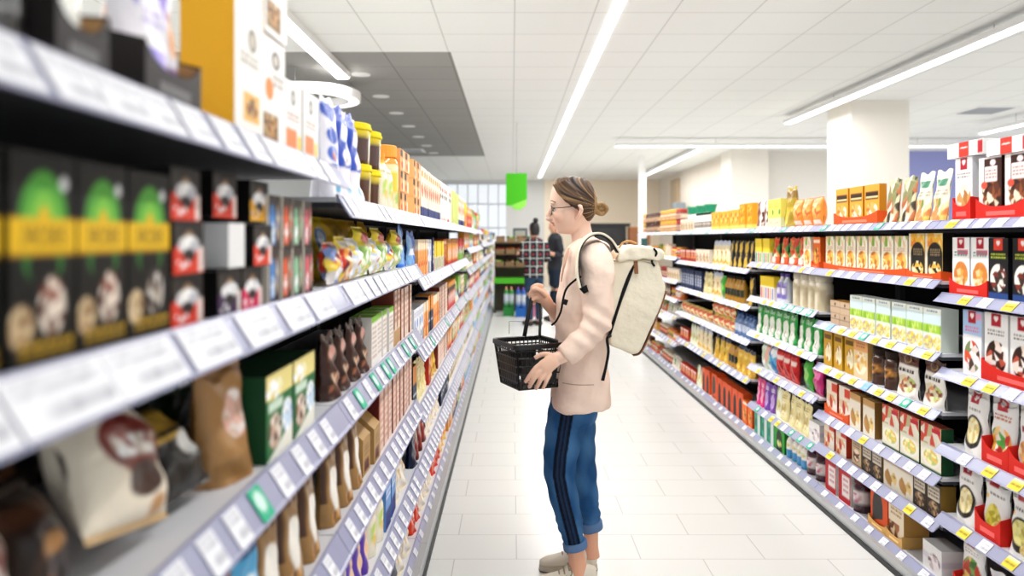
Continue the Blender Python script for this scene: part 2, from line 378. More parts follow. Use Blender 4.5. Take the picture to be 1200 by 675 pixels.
def make_mesh(name, shape, w, h, d, ops, res, seed=0, side=None, top=None, opt=None):
    opt = opt or {}
    nx = max(6, int(w*100*res)); ny = max(8, int(h*100*res)); nx, ny = min(nx, 60), min(ny, 90)
    if shape in ('jar', 'bottle', 'can', 'tub'): nx = 16
    C = Cv(nx, ny, ops, seed); im = C.out(); A = Acc()
    U, V = gridP(nx, ny)
    if shape in ('box', 'gable'):
        A.grid(np.stack([(U-.5)*w, 0*U, V*h], -1), im)
        for sx, col in ((1, im[:, -1]), (-1, im[:, 0])):
            us, vs = gridP(2, ny)
            c = np.repeat(col[:, None], 2, 1) if side is None else np.broadcast_to(lin(side), (ny, 2, 3))
            A.grid(np.stack([0*us+sx*w/2, us*d, vs*h], -1), c)
        tc = lin(top) if top else im[-1].mean(0)
        if shape == 'box':
            A.poly([(-w/2, 0, h), (w/2, 0, h), (w/2, d, h), (-w/2, d, h)], tc)
        else:
            hh = h+d*.45
            A.poly([(-w/2, 0, h), (w/2, 0, h), (w/2, d*.5, hh), (-w/2, d*.5, hh)], tc); A.poly([(w/2, d, h), (-w/2, d, h), (-w/2, d*.5, hh), (w/2, d*.5, hh)], tc)
            A.poly([(-w/2, 0, h), (-w/2, d*.5, hh), (-w/2, d, h)], tc); A.poly([(w/2, 0, h), (w/2, d, h), (w/2, d*.5, hh)], tc)
            A.box((-w/2, d*.5-.002, hh-.002), (w/2, d*.5+.002, hh+.018), tc)
        A.poly([(w/2, d, 0), (-w/2, d, 0), (-w/2, d, h), (w/2, d, h)], im.mean((0, 1))); A.poly([(-w/2, d, 0), (w/2, d, 0), (w/2, 0, 0), (-w/2, 0, 0)], tc)
        return A.mesh(name), False
    if shape in ('pouch', 'pillow'):
        r = np.random.RandomState(seed+5)
        if shape == 'pouch': T = np.clip((1-V)**.55, 0, 1)*(1-.12*np.sin(V*PI)); T = np.where(V > .9, T*.3, T); sh = 1-.07*np.sin(V*PI)*(V > .0)
        else: T = np.clip(np.sin(np.clip((V-.05)/.9, 0, 1)*PI), 0, 1)**.5; sh = 1-.06*np.sin(V*PI)
        prof = np.clip(1-(2*U-1)**4, 0, 1)**.6
        wr = sum(np.sin(V*r.uniform(8, 22)+U*r.uniform(-14, 14)+r.uniform(0, 6))*.0014 for _ in range(4))*(.4+T)
        t = T*prof*d/2
        X = (U-.5)*w*sh
        z = V*h
        if shape == 'pouch': z = z+.006*np.sin(U*9+seed)*(V > .85)
        A.grid(np.stack([X, d/2-t-wr, z], -1), im); A.grid(np.stack([X, d/2+t+.0005, z], -1)[:, ::-1], im)
        if shape == 'pouch': A.poly([(-w/2, d/2, 0)]+[(x, d/2-pp*d/2, 0) for x, pp in zip(np.linspace(-w/2, w/2, 7)[1:-1], [.8, 1, 1, 1, .8])]+[(w/2, d/2, 0)], im[0].mean(0))
        return A.mesh(name), True
    # lathed packs: label wraps the front
    R = w/2; seg = 24
    if shape == 'jar': prof = [(.0, 0), (.93, .0), (1, .03), (1, .10), (1, .25), (1, .45), (1, .62), (.98, .72), (.85, .80), (.80, .82)]
    elif shape == 'can': prof = [(.0, 0), (.97, 0), (1, .02), (.96, .04)]+[(.97, k/10) for k in range(1, 10)]+[(.97, .96), (1, .98), (.96, 1), (.9, .985), (0, .985)]
    elif shape == 'tub': prof = [(.0, 0), (.92, 0)]+[(.93+.05*k/8, .1*k) for k in range(9)]+[(.97, .84)]
    else: prof = [(.0, 0), (.9, 0), (1, .03), (1, .15), (1, .3), (1, .45), (.98, .56), (.8, .68), (.5, .78), (.36, .84), (.36, .90)]
    pr = crom(np.array(prof), 3) if shape in ('jar', 'bottle') else np.array(prof)
    pr = np.maximum(pr, 0)
    th = np.linspace(0, 2*PI, seg, endpoint=False)
    def colf(P, th):
        out = np.zeros((len(P), seg, 3))
        for k in range(len(P)):
            row = im[min(ny-1, int(np.clip(pr[k, 1], 0, .999)*ny))]
            for i, t in enumerate(th):
                dlt = (t+PI/2+PI) % (2*PI)-PI     # 0 at the front (-y)
                u = .5+dlt/(PI*.85)/1.15
                out[k, i] = row[int(np.clip(u, 0, .999)*nx)] if 0 <= u <= 1 else row[0]
        return out
    A.lathe([(max(r_*R, .0005), z_*h) for r_, z_ in pr], seg=seg, c=(0, R), colf=colf)
    if opt.get('lid') and opt.get('merge'):
        lid_acc(A, shape, R, h, opt['lid'])
    return A.mesh(name), True

def lid_acc(A, shape, R, h, col):
    c = lin(col)
    if shape == 'jar': P = [(.001, .815*h), (.90*R, .815*h), (.92*R, .83*h), (.92*R, .985*h), (.88*R, h), (.001, h)]
    elif shape == 'tub': P = [(.001, .83*h), (1.03*R, .83*h), (1.05*R, .85*h), (1.05*R, .9*h), (1.0*R, .91*h), (1.0*R, .985*h), (.95*R, h), (.001, h)]
    else: P = [(.001, .89*h), (.42*R, .89*h), (.42*R, h), (.001, h)]
    A.lathe([(r_, z_, c) for r_, z_ in P], seg=24, c=(0, R))

PR = {}
def D(key, name, desc, cat, shape, w, h, d, ops, mt=None, res=1.6, **opt):
    PR[key] = dict(key=key, name=name, desc=desc, cat=cat, shape=shape, w=w, h=h, d=d, ops=ops, mt=mt or {'box': 'card', 'gable': 'card', 'pouch': 'film', 'pillow': 'film'}.get(shape, 'glossy'), res=res, opt=opt, me={})
def pmesh(k, res=None, sc=(1, 1, 1)):
    p = PR[k]; res = res or p['res']; kk = (round(res, 2), sc)
    if kk not in p['me']:
        o = dict(p['opt'])
        if res < 1.2: o['merge'] = True
        me, sm = make_mesh(p['name'], p['shape'], p['w']*sc[0], p['h']*sc[2], p['d']*sc[1], p['ops'], res, seed=sum(map(ord, k)), side=o.get('side'), top=o.get('top'), opt=o)
        me.materials.append(M[p['mt']])
        if sm:
            me.polygons.foreach_set('use_smooth', [True]*len(me.polygons))
        lid = None
        if o.get('lid') and not o.get('merge'):
            A = Acc(); lid_acc(A, p['shape'], p['w']*sc[0]/2, p['h']*sc[2], o['lid']); lid = A.mesh('lid'); lid.materials.append(M['card'])
        p['me'][kk] = (me, lid)
    return p['me'][kk]

# ------------------------------------------------------------------ shelving
LX, RX = -.42, 1.675            # top edge of the price rails on either side of the aisle
LB = [.40, 1.80, 3.30, 5.10, 6.90, 8.60, 10.20, 12.0, 13.8, 15.6, 17.4, 19.2]
LL = [[1.591, 1.307, 1.025, .714, .412, .105], [1.525, 1.307, 1.025, .714, .412, .105], [1.525, 1.2436, .93, .66, .40, .105], [1.525, 1.2436, .93, .66, .40, .105]]
LL += [[1.525, 1.33, 1.13, .90, .66, .40, .105]]*2+[[1.35, 1.13, .90, .66, .40, .105]]*5
RB = [1.76, 2.925, 4.10, 5.26, 6.41, 7.56, 8.71, 9.86]
RL = [[1.49, 1.21, .919, .627, .358, .09], [1.49, 1.257, .973, .744, .487, .308, .08], [1.49, 1.257, 1.021, .78, .549, .284, .08],
      [1.49, 1.203, .942, .70, .43, .08], [1.49, 1.203, .942, .70, .43, .08], [1.49, 1.23, .99, .80, .627, .355, .08], [1.49, 1.23, .99, .80, .627, .355, .08]]
TAGC = dict(w='#f6f6fb', y='#f7dc3c', g='#35b58c', p='#eea6cf', b='#6fb7e0')
tagme = {}
def tag_mesh(c, w, h):
    k = (c, w, h)
    if k not in tagme:
        ops = [('bg', TAGC[c]), ('s', .1, .55, .9, .92, 2, '#b4b4be'), ('s', .3, .1, .95, .5, 1, '#b4b4bd')]
        if c == 'g': ops = [('bg', TAGC[c]), ('e', .5, .55, .3, .28, '#d8f3ea')]
        if c == 'y': ops = [('bg', TAGC[c]), ('r', 0, .72, 1, 1, '#faf3b8'), ('s', .1, .3, .9, .6, 1, '#7a6a20')]
        im = Cv(12, 10, ops, 3).out(); U, V = gridP(12, 10); A = Acc()
        A.grid(np.stack([(U-.5)*w, 0*U-.0016, (V-.5)*h], -1), im); A.box((-w/2, -.0012, -h/2), (w/2, .0, h/2), lin(TAGC[c]))
        m = A.mesh('price_tag'); m.materials.append(M['card']); tagme[k] = m
    return tagme[k]

def ordw(i): return ORD[i]
SIDEN = {'L': 'on the shelving she faces', 'R': 'on the shelving behind her'}
def bay_unit(side, i, y0, y1, levels):
    s = -1 if side == 'L' else 1
    X1 = LX if side == 'L' else RX; dx = .035; rh = .055 if side == 'L' else .035
    X2 = X1-s*dx*(1 if side == 'L' else 1)
    depth = .46; xb = X1+s*depth
    lab = ('grey metal shelving unit the woman faces, ' if side == 'L' else 'grey metal shelving unit behind the woman, ')+ordw(i)+' from the near end of its row'
    t = thing('shelf_unit', lab, 'shelving', ((X1+xb)/2, (y0+y1)/2, 0), 'shelving units she faces' if side == 'L' else 'shelving units behind her'); O = tuple(t.location)
    top = max(levels)
    lo = lambda a, b: (min(a, b), max(a, b))
    xa, xc = lo(xb, xb+s*.03)
    Acc().box((xa, y0+.004, .0), (xc, y1-.004, top+(.02 if side == 'L' else .02))).obj('back_panel', 'back', t, O)
    for yy in (y0+.002, y1-.026):
        xa, xc = lo(xb-s*.03, xb-s*.0005); Acc().box((xa, yy, 0), (xc, yy+.024, top+.02)).obj('upright', 'under', t, O)
    k0 = -.36 if side == 'L' else 1.61
    xa, xc = lo(k0, xb-s*.031); zb = min(levels)-.05
    Acc().box((xa+.0, y0+.001, 0), (xc, y1-.001, .018)).obj('kick_plate', 'kick', t, O)
    xa, xc = lo(k0+s*.012, xb-s*.031); Acc().box((xa, y0+.001, .0185), (xc, y1-.001, max(.03, zb+.025))).obj('base_deck', 'base', t, O)
    for li, z in enumerate(levels):
        b = Acc(); zt = z-.006
        # board: light top, slim; underside colour darkened to carry shade
        xa, xc = lo(X1+s*.002, xb-s*.032)
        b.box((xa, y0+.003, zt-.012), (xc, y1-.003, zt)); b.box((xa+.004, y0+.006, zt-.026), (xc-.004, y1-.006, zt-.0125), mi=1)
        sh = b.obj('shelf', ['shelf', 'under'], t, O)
        # price rail: slanted plastic strip with a small lip above and below
        def R(u, v): return (X2+(X1-X2)*v-s*u, z-rh+rh*v)
        pr = [R(0, 0), R(.003, 0), R(.003, .06), R(.0005, .10), R(.0005, .90), R(.003, .94), R(.003, 1), R(-.004, 1.0), R(-.006, .9), R(-.004, 0)]
        Acc().prism(pr, y0+.002, y1-.002).obj('price_rail', 'rail', sh, O)
        if z < .12: cset, stepd, w = 'wwwww', .16, .05
        elif side == 'L':
            cset, stepd, w = ('wwwwwwww', .098, .082) if li == 0 else ('wwwwwwww', .176, .15) if (li == 1 and i == 0) else ('wwwwwwww', .098, .08) if li < 2 else (('wwgwwwww', .105, .05) if li == 2 else ('wwwwww', .10, .045))
            if i == 0 and li == 2: cset = 'wwwwwwg'
            if i == 1 and li == 2: cset = 'wgwggwwg'
        else:
            cset, stepd, w = {0: ('yywywyy' if li else 'wwywwyw', .128, .056), 1: ('yygyybyy' if 1 < li < 4 else 'wwwwyw', .13, .055), 2: ('ggwyywgg' if li in (2, 5) else 'wywwyw', .125, .05)}.get(i, ('wwyww', .13, .055))
            if li == 0: cset, stepd = ('wwyywwww' if i == 0 else 'wwwwgw'), .10
        if y0 > 8: stepd *= 2.2; w *= 1.6
        hh = math.hypot(rh, dx)*.86
        n = int((y1-y0-.04)/stepd); ang = math.atan2(dx, rh)
        for k in range(n):
            yy = y0+.05+stepd*(k+.25+.15*math.sin(k*7.3+li*2+i))
            if yy+w/2 > y1-.01: continue
            me = tag_mesh(cset[(k+li*3) % len(cset)], w, round(hh, 4))
            o = bpy.data.objects.new('price_tag', me); COL.objects.link(o); o.parent = sh
            px, pz = (X1+X2)/2-s*.0022, z-rh/2
            # local -y is outwards; lean the tag to lie on the slant
            Rm = Matrix.Rotation(s*-PI/2, 4, 'Z') @ Matrix.Rotation(-ang, 4, 'X')
            o.matrix_local = Matrix.Translation((px-O[0], yy-O[1], pz-O[2])) @ Rm
for i in range(len(LB)-1): bay_unit('L', i, LB[i], LB[i+1], LL[i])
for i in range(len(RB)-1): bay_unit('R', i, RB[i], RB[i+1], RL[i])

# ------------------------------------------------------------------ laying out goods
count = {}
SHELFW = {0: 'top shelf', 1: 'second shelf down', 2: 'third shelf down', 3: 'fourth shelf down', 4: 'fifth shelf down', 5: 'sixth shelf down', 6: 'seventh shelf down'}
WHO = {'L': 'she faces', 'R': 'behind her'}
def put(side, bay, li, key, y, dx=0, dz=0, res=None, sc=(1, 1, 1), yaw=0, pitch=0, roll=0, extra=None):
    """one pack; its front stands dx behind the rail"""
    p = PR[key]; s = -1 if side == 'L' else 1
    lv = (LL if side == 'L' else RL)[bay]; z = lv[li]-.0055+dz
    if li:
        room = lv[li-1]-lv[li]-.04-dz; hh = p['h']*sc[2]*math.cos(pitch)+(p['d']*sc[1]*.45+.018 if p['shape'] == 'gable' else 0)+p['d']*sc[1]*abs(math.sin(pitch))
        if hh > room: sc = (sc[0], sc[1], round(sc[2]*room/hh-.004, 2))
    if pitch < 0: z += p['d']*sc[1]*math.sin(-pitch)+.001
    elif pitch > 0: z += .001
    if roll: z += p['w']/2*abs(math.sin(roll))
    xf = (LX if side == 'L' else RX)+s*(.012+dx)
    me, lid = pmesh(key, res, sc)
    o = bpy.data.objects.new(p['name'], me); COL.objects.link(o)
    o.location = (xf, y, z); o.rotation_euler = (pitch, roll, (PI/2 if side == 'L' else -PI/2)+yaw)
    g = (side, bay, li); count[g] = count.get(g, 0)+1
    desc = p['desc']+(' '+extra if extra else '')
    where = SHELFW[li].replace(' down', '')+' of '+ordw(bay)+' unit '+WHO[side]
    lab = f'{desc}, {where}, {ordw(count[g]-1)} pack'
    if len(lab.split()) > 16: lab = f'{desc}, {where}, {ordw(count[g]-1)}'
    if len(lab.split()) > 16: lab = f"{p['desc']}, {where}, {ordw(count[g]-1)}"
    tag(o, lab, p['cat'], f"{p['cat']} packs on the {where}")
    if lid:
        l = bpy.data.objects.new('lid', lid); COL.objects.link(l); l.parent = o
    return o
def run(side, bay, li, spec, y0=None, jit=1.0):
    """spec: list of (key, y_end, options)"""
    B = LB if side == 'L' else RB
    y = (B[bay]+.03) if y0 is None else y0
    for it in spec:
        key, ye = it[0], min(it[1], B[bay+1]-.03); o = dict(it[2]) if len(it) > 2 else {}
        if key is None: y = max(y, ye); continue
        p = PR[key]; sc = o.pop('sc', (1, 1, 1)); w = p['w']*sc[0]*(1.05 if p['shape'] == 'tub' else 1); gap = o.pop('gap', .004); layers = o.pop('layers', 1); rows = o.pop('rows', 1)
        tr = o.pop('tray', None); dx = o.pop('dx', 0); a = o.pop('tilt', 0); miss = o.pop('miss', ()); yaw0 = o.pop('yaw', 0); res = o.pop('res', None)
        if y+w > ye+.002: continue
        n = int((ye-y+gap+.001)/(w+gap)); step = (ye-y+gap)/n if o.pop('fit', True) and (ye-y)/n < w*1.35 else w+gap
        dz0 = .003 if tr else 0
        if tr: tray(side, bay, li, y-.004, y+step*(n-1)+w+.004, p['d']*sc[1]+.016, tr[0], tr[1], tr[2], dx)
        for k in range(n):
            yc = y+w/2+k*step
            for L in range(layers):
                if (k, L) in miss: continue
                for r_ in range(rows):
                    if r_ and not (L == layers-1): continue
                    hh = p['h']*sc[2]+(p['d']*sc[1]*.45+.016 if p['shape'] == 'gable' else 0)
                    j = jit*(rng.random()-.5)
                    put(side, bay, li, key, yc, dx=dx+(.0075 if tr else 0)+(.004 if tr else .018 if p['shape'] != 'box' else .012)*abs(j)+r_*(p['d']*sc[1]+.006), dz=dz0+L*(hh+.001), res=res, sc=sc,
                        yaw=yaw0+((.30*j*min(1, .1/w) if p['shape'] in ('pouch', 'pillow') and not a else .05*j) if not tr else .02*j), pitch=(a if a else 0), extra=None if layers == 1 else (('stacked above' if L else None)))
        y += step*(n-1)+w+(.010 if tr else .006)
    return y
def tray(side, bay, li, y0, y1, d, col, fh, sh, dx=0):
    s = -1 if side == 'L' else 1; z = (LL if side == 'L' else RL)[bay][li]-.0055
    xf = (LX if side == 'L' else RX)+s*(.010+dx); w = y1-y0; c = lin(col); cd_ = lin('#b48a5c')
    A = Acc()
    A.box((-w/2, 0, 0), (w/2, d, .002), c)
    # front wall dips towards the middle like a torn display carton
    n = 14
    for k in range(n):
        u0, u1 = k/n, (k+1)/n; f = lambda u: fh*(.78+.5*abs(2*u-1)**3)
        x0, x1 = -w/2+w*u0, -w/2+w*u1
        A.hexa([(x0, 0, .002), (x1, 0, .002), (x1, .002, .002), (x0, .002, .002), (x0, 0, f(u0)), (x1, 0, f(u1)), (x1, .002, f(u1)), (x0, .002, f(u0))], c)
    for sx in (-1, 1):
        x0, x1 = (w/2-.0015, w/2) if sx > 0 else (-w/2, -w/2+.0015)
        A.hexa([(x0, .002, .002), (x1, .002, .002), (x1, d, .002), (x0, d, .002), (x0, .002, fh*1.28), (x1, .002, fh*1.28), (x1, d, sh), (x0, d, sh)], c)
    A.box((-w/2+.002, d-.002, .002), (w/2-.002, d, sh), c)
    if col == '#2b2626':      # kraft inside of a black-printed tray
        for x0, x1 in ((w/2-.0022, w/2-.0016), (-w/2+.0016, -w/2+.0022)):
            A.hexa([(x0, .003, .002), (x1, .003, .002), (x1, d-.003, .002), (x0, d-.003, .002), (x0, .003, fh*1.2), (x1, .003, fh*1.2), (x1, d-.003, sh-.002), (x0, d-.003, sh-.002)], cd_)
    A.box((-w*.28, -.0006, fh*.25), (w*.28, 0.0003, fh*.5), [min(1, x*1.5+.12) for x in c])
    o = A.obj('display_tray', 'card'); o.location = (xf, (y0+y1)/2, z); o.rotation_euler = (0, 0, PI/2 if side == 'L' else -PI/2)
    g = ('tray', side, bay, li); count[g] = count.get(g, 0)+1
    cn = {'#d8261c': 'red', '#e2551d': 'orange', '#2b2626': 'black', '#d9a860': 'kraft brown', '#2f7d3a': 'green'}.get(col, 'coloured')
    tag(o, f"{cn} cardboard display tray, {SHELFW[li].replace(' down','')} of {ordw(bay)} unit {WHO[side]}, {ordw(count[g]-1)} tray", 'display tray', f"display trays on the {SHELFW[li].replace(' down','')} of {ordw(bay)} unit {WHO[side]}")
    return o
# ------------------------------------------------------------------ the range of goods
W, K = '#f5f3ee', '#17161a'
FOOD = ['#e8b04a', '#c9772c', '#f3dc9a', '#a8431f', '#7aa13c']; CAKE = ['#5a2c1a', '#8c4a26', '#f0dcc0', '#3a1c12']; NUT = ['#c48a4a', '#8a5a2c', '#e2b678', '#5f3a1e']
SAL = ['#6f9a3a', '#c8452c', '#e6c06a', '#3f6a2a', '#f0e4c0']; PASTA = ['#e6b93c', '#f0d070', '#c9922a']; PINK = ['#e05a8a', '#f3b6cc', '#b03060']
def jac(cols):
    return [('bg', '#0a0c0b'), ('arch', .5, .66, .36, .25, '#4c9a35'), ('arch', .5, .64, .25, .18, '#7ac043'), ('arch', .5, .62, .15, .1, '#1d2a1c'), ('r', 0, 0, 1, .53, '#0a0c0b'), ('e', .5, .50, .30, .12, '#2d6b2a'), ('e', .5, .46, .22, .09, '#0a0c0b'),
            ('r', 0, .52, 1, .69, '#e9b91c'), ('r', 0, .52, 1, .54, '#b98c10'), ('e', .5, .70, .07, .05, '#e9b91c'), ('w', .16, .565, .085, .68, 'JACOBS', '#3a2c10'),
            ('f', .62, .28, .20, .14, cols), ('f', .18, .2, .17, .1, ['#b59872', '#8a6b48', '#d8c09a']), ('e', .8, .86, .07, .035, '#d8d8d8'), ('s', .15, .05, .95, .13, 2, '#c39a24')]
D('jac1', 'coffee_box', 'black coffee box with yellow band', 'coffee box', 'box', .098, .197, .07, jac(['#8a3fb0', '#e8dff0', '#c9b8dc']), res=3.6, side='#0a0a0a')
D('jac2', 'coffee_box', 'black coffee box with yellow band', 'coffee box', 'box', .098, .197, .07, jac(['#8a4a3a', '#e8d8c8', '#5a3020']), res=3.6, side='#0a0a0a')
D('jac3', 'coffee_box', 'black coffee box with yellow band', 'coffee box', 'box', .098, .197, .07, jac(['#d8d0c8', '#9a8a7a', '#3a3030']), res=3.6, side='#0a0a0a')
def cup(c, c2='#f0ece6'):
    return [('bg', '#0f0d0e'), ('r', 0, 0, 1, .48, c), ('tri', 0, .48, .5, .62, c), ('r', .0, .62, .3, .9, '#2c2724'), ('e', .5, .68, .16, .13, '#8a6a48'), ('f', .5, .54, .34, .17, [c2, '#d8d6d8', '#ffffff', '#b8b8c0']), ('e', .5, .36, .2, .12, '#1a1718'), ('r', .82, .04, .97, .5, '#e8dcd4'), ('f', .3, .2, .22, .1, [c, '#ffffff', c])]
for k, c, n in (('cred', '#d93a22', 'red'), ('cyel', '#e6a620', 'amber'), ('cpur', '#3a2148', 'dark purple'), ('cpnk', '#d81f58', 'pink')):
    D(k, 'coffee_sachet_box', f'{n} and black cappuccino box', 'coffee box', 'box', .095, .07, .06, cup(c), res=3.4, side='#0e0c0c')
D('cwht', 'coffee_sachet_box', 'white shelf divider carton', 'coffee box', 'box', .07, .07, .05, [('bg', '#ecebea'), ('tri', .0, .55, .6, 1, '#ecebea')], res=2.5)
def mini(c, c2): return [('bg', '#3b322f'), ('r', 0, 0, .12, 1, '#cfc6b8'), ('e', .4, .62, .2, .2, c), ('r', .22, .1, .6, .6, c), ('f', .42, .3, .16, .2, [c, c2, '#ffffff']), ('f', .82, .5, .14, .35, ['#c8b8a0', c, '#8a6a5a'])]
for k, c, c2, n in (('mblu', '#4a86c8', '#bcd8f0', 'blue'), ('mora', '#e0582c', '#f0b090', 'orange'), ('mgrn', '#8cc09a', '#d8efe0', 'mint green'), ('mpnk', '#d8606c', '#f0c0c4', 'rose')):
    D(k, 'coffee_sachet_box', f'{n} coffee specialty box', 'coffee box', 'box', .068, .098, .05, mini(c, c2), res=2.6)
D('ybag', 'snack_bag', 'yellow bag with blue round badge', 'snack bag', 'pillow', .15, .2, .06, [('bg', '#d8bc1c'), ('fr', 0, .3, 1, .62, ['#d8bc1c', '#c9a814', '#e6d040', '#a88c10'], 14), ('e', .5, .66, .3, .16, '#3f78c0'), ('e', .5, .66, .2, .1, '#cfe0f0')], res=2)
D('mbag', 'snack_bag', 'small multicoloured sweets bag', 'snack bag', 'pillow', .12, .105, .05, [('bg', '#f0e6e0'), ('fr', 0, 0, 1, 1, ['#f4ece6', '#d8402c', '#f2d24a', '#7a94cc', '#ffffff', '#f0c040', '#7a1c2c', '#f5efe6'], 26)], res=2.2)
D('gbag', 'snack_bag', 'yellow and lime green snack bag', 'snack bag', 'pillow', .16, .15, .06, [('bg', '#f0d83a'), ('fr', 0, 0, 1, .6, ['#f2de58', '#9cd06a', '#cfe490', '#f8f2d8', '#6ab050', '#ffffff'], 26), ('e', .5, .75, .3, .14, '#c0403a')], res=2)
D('dyel', 'snack_bag', 'mustard bag with dark print', 'snack bag', 'pillow', .16, .2, .06, [('bg', '#c8a01c'), ('r', .1, .1, .9, .2, '#8a6a10'), ('f', .5, .5, .26, .16, ['#3a2a18', '#a87a20', '#e8c040'])], res=2)
D('bbag', 'snack_bag', 'tall bright blue bag', 'snack bag', 'pouch', .14, .21, .05, [('bg', '#2f6fd0'), ('r', .0, .1, .5, .9, '#7db4e8'), ('r', .1, .5, .8, .64, '#e8eef8')], res=2)
# top left display
D('clear', 'glass_coffee_jar', 'pale glass jar in kraft tray', 'coffee jar', 'jar', .085, .2, .085, [('bg', '#d9d8cc'), ('fr', 0, 0, 1, 1, ['#d0cfc4', '#e6e5dc', '#c4c3b6'], 12), ('r', .2, .25, .8, .6, '#efeee6')], lid='#e8e4d8', res=1.6)
D('dkpk', 'coffee_bag', 'black foil coffee bag', 'coffee bag', 'pouch', .11, .2, .07, [('bg', '#151312'), ('r', .2, .3, .8, .36, '#8a6a3a'), ('e', .5, .6, .2, .1, '#e8b080')], res=2)
D('purp', 'coffee_bag', 'white and violet coffee pouch', 'coffee bag', 'pouch', .15, .24, .07, [('bg', '#efeaf2'), ('e', .42, .72, .4, .3, '#7a62cc'), ('e', .4, .45, .22, .22, '#f2eef4'), ('r', .2, .08, .62, .3, '#9a8ae0'), ('e', .8, .42, .16, .12, '#eba45c'), ('r', .6, .04, .95, .24, '#7a3a90'), ('s', .25, .4, .6, .56, 3, '#b4a8dc')], res=2.4)
D('orbx', 'coffee_carton', 'white carton with golden-orange side', 'coffee carton', 'box', .135, .23, .085, [('bg', '#f6f2ea'), ('e', .6, .7, .14, .08, '#4a4038'), ('e', .6, .7, .1, .055, '#c9c0b0'), ('s', .2, .5, .8, .6, 2, '#8a8078'), ('r', .3, .12, .85, .32, '#f0b45a'), ('f', .6, .22, .2, .07, NUT)], side='#fdb92e', top='#f1efe8', res=2.6)
D('wcrt', 'coffee_carton', 'white carton with coffee cup print', 'coffee carton', 'box', .13, .2, .085, [('bg', '#f5f1ec'), ('e', .6, .8, .16, .08, '#3a2c28'), ('e', .6, .8, .1, .05, '#d8cfc4'), ('e', .35, .52, .16, .1, '#e88a3c'), ('r', .1, .06, .7, .3, '#8a6a3c'), ('f', .4, .2, .24, .1, NUT), ('s', .5, .55, .95, .68, 2, '#a09488')], side='#efe9e0', res=2.6)
D('wcrs', 'coffee_carton', 'low white carton with orange print', 'coffee carton', 'box', .11, .145, .08, [('bg', '#f7f4f0'), ('e', .5, .78, .12, .1, '#3c3834'), ('e', .5, .78, .07, .06, '#e0dcd6'), ('r', .12, .1, .7, .36, '#ef8a52'), ('r', .75, .1, .96, .3, '#f2d060'), ('s', .15, .45, .85, .58, 2, '#b08a7a')], res=2.4)
D('milk', 'milk_powder_pouch', 'pale blue milk powder pouch', 'milk powder', 'pouch', .13, .215, .07, [('bg', '#e9f2f6'), ('r', 0, .84, 1, .97, '#a8dcc0'), ('ring', .45, .6, .3, .14, .3, '#4aa8d0'), ('r', .1, .36, .8, .46, '#78b4e0'), ('f', .5, .2, .24, .1, ['#e8c0a0', '#f8f4f0'])], res=2.2)
D('blup', 'milk_powder_pouch', 'white pouch with deep blue emblems', 'milk powder', 'pouch', .13, .255, .07, [('bg', '#e8e6ee'), ('e', .4, .85, .4, .1, '#2a4fb0'), ('e', .4, .62, .3, .09, '#2c55b8'), ('e', .4, .44, .28, .08, '#3a60c0'), ('e', .4, .42, .1, .05, '#c07058'), ('r', .2, .28, .6, .34, '#2f58b4'), ('e', .5, .12, .16, .05, '#6ab8d8')], res=2.2)
D('blue', 'milk_powder_pouch', 'tall cobalt blue and white pouch', 'milk powder', 'pouch', .13, .255, .07, [('bg', '#efeaf0'), ('r', .0, .35, .75, 1, '#2448b0'), ('e', .5, .72, .3, .09, '#dfe6f4'), ('e', .5, .46, .26, .08, '#e8e6f0'), ('e', .5, .46, .1, .05, '#c86a50'), ('e', .5, .14, .22, .05, '#58b0d0')], res=2.2)
D('kaba', 'cocoa_tub', 'cocoa tub with bright yellow lid', 'cocoa tub', 'tub', .14, .125, .14, [('bg', '#4a2c20'), ('fr', .5, 0, 1, 1, ['#4a2c20', '#d8c8a8', '#6a4030'], 12), ('r', 0, .7, 1, 1, '#e9cf1c')], lid='#f2dc24', res=2)
D('crmb', 'cocoa_bottle', 'cream bottle with orange cap', 'cocoa bottle', 'bottle', .10, .21, .10, [('bg', '#f2ead2'), ('r', 0, .8, 1, 1, '#f0c040'), ('f', .55, .35, .25, .2, ['#f4e8b0', '#b8d860', '#f0c860']), ('s', .2, .6, .8, .75, 2, '#c09a50')], lid='#f0a040', res=2)
D('orsp', 'cocoa_jar', 'orange-lidded drinking chocolate jar', 'cocoa jar', 'jar', .13, .25, .13, [('bg', '#f4e4b4'), ('r', 0, .7, 1, 1, '#f0a040'), ('r', .3, .86, .7, .93, '#3a2a20'), ('r', .1, .3, .5, .6, '#f4d03a'), ('e', .6, .2, .24, .12, '#9ac850')], lid='#f2a544', res=2)
D('orpk', 'biscuit_pack', 'orange pack with black label', 'biscuit pack', 'box', .12, .083, .06, [('bg', '#f2a766'), ('r', .05, .62, .5, .95, '#2a1c18'), ('e', .5, .3, .3, .16, '#d8602c'), ('r', .6, .1, .95, .6, '#f6e2c0')], side='#f0b070', res=1.8)
D('wnav', 'biscuit_pack', 'cream and navy upright pack', 'biscuit pack', 'box', .1, .245, .06, [('bg', '#f3e8d8'), ('r', 0, 0, 1, .22, '#2a3a78'), ('f', .5, .55, .35, .15, ['#e88a40', '#d8502c', '#f4dcb0']), ('r', .2, .8, .8, .92, '#f0a050')], res=1.5)
D('wrst', 'tall_carton', 'tall white carton with dark badge', 'carton', 'box', .12, .25, .07, [('bg', '#f2efe6'), ('e', .5, .8, .28, .06, '#b05a5a'), ('e', .5, .64, .3, .06, '#5a5a62'), ('r', .0, .0, .4, .12, '#d02c3a')], res=1.4)
D('lime', 'tall_carton', 'slim lime green carton', 'carton', 'box', .12, .25, .07, [('bg', '#c8dc6a'), ('r', .0, 0, .4, 1, '#e8e4a0'), ('r', .4, 0, .55, 1, '#8ab83a')], res=1.2)
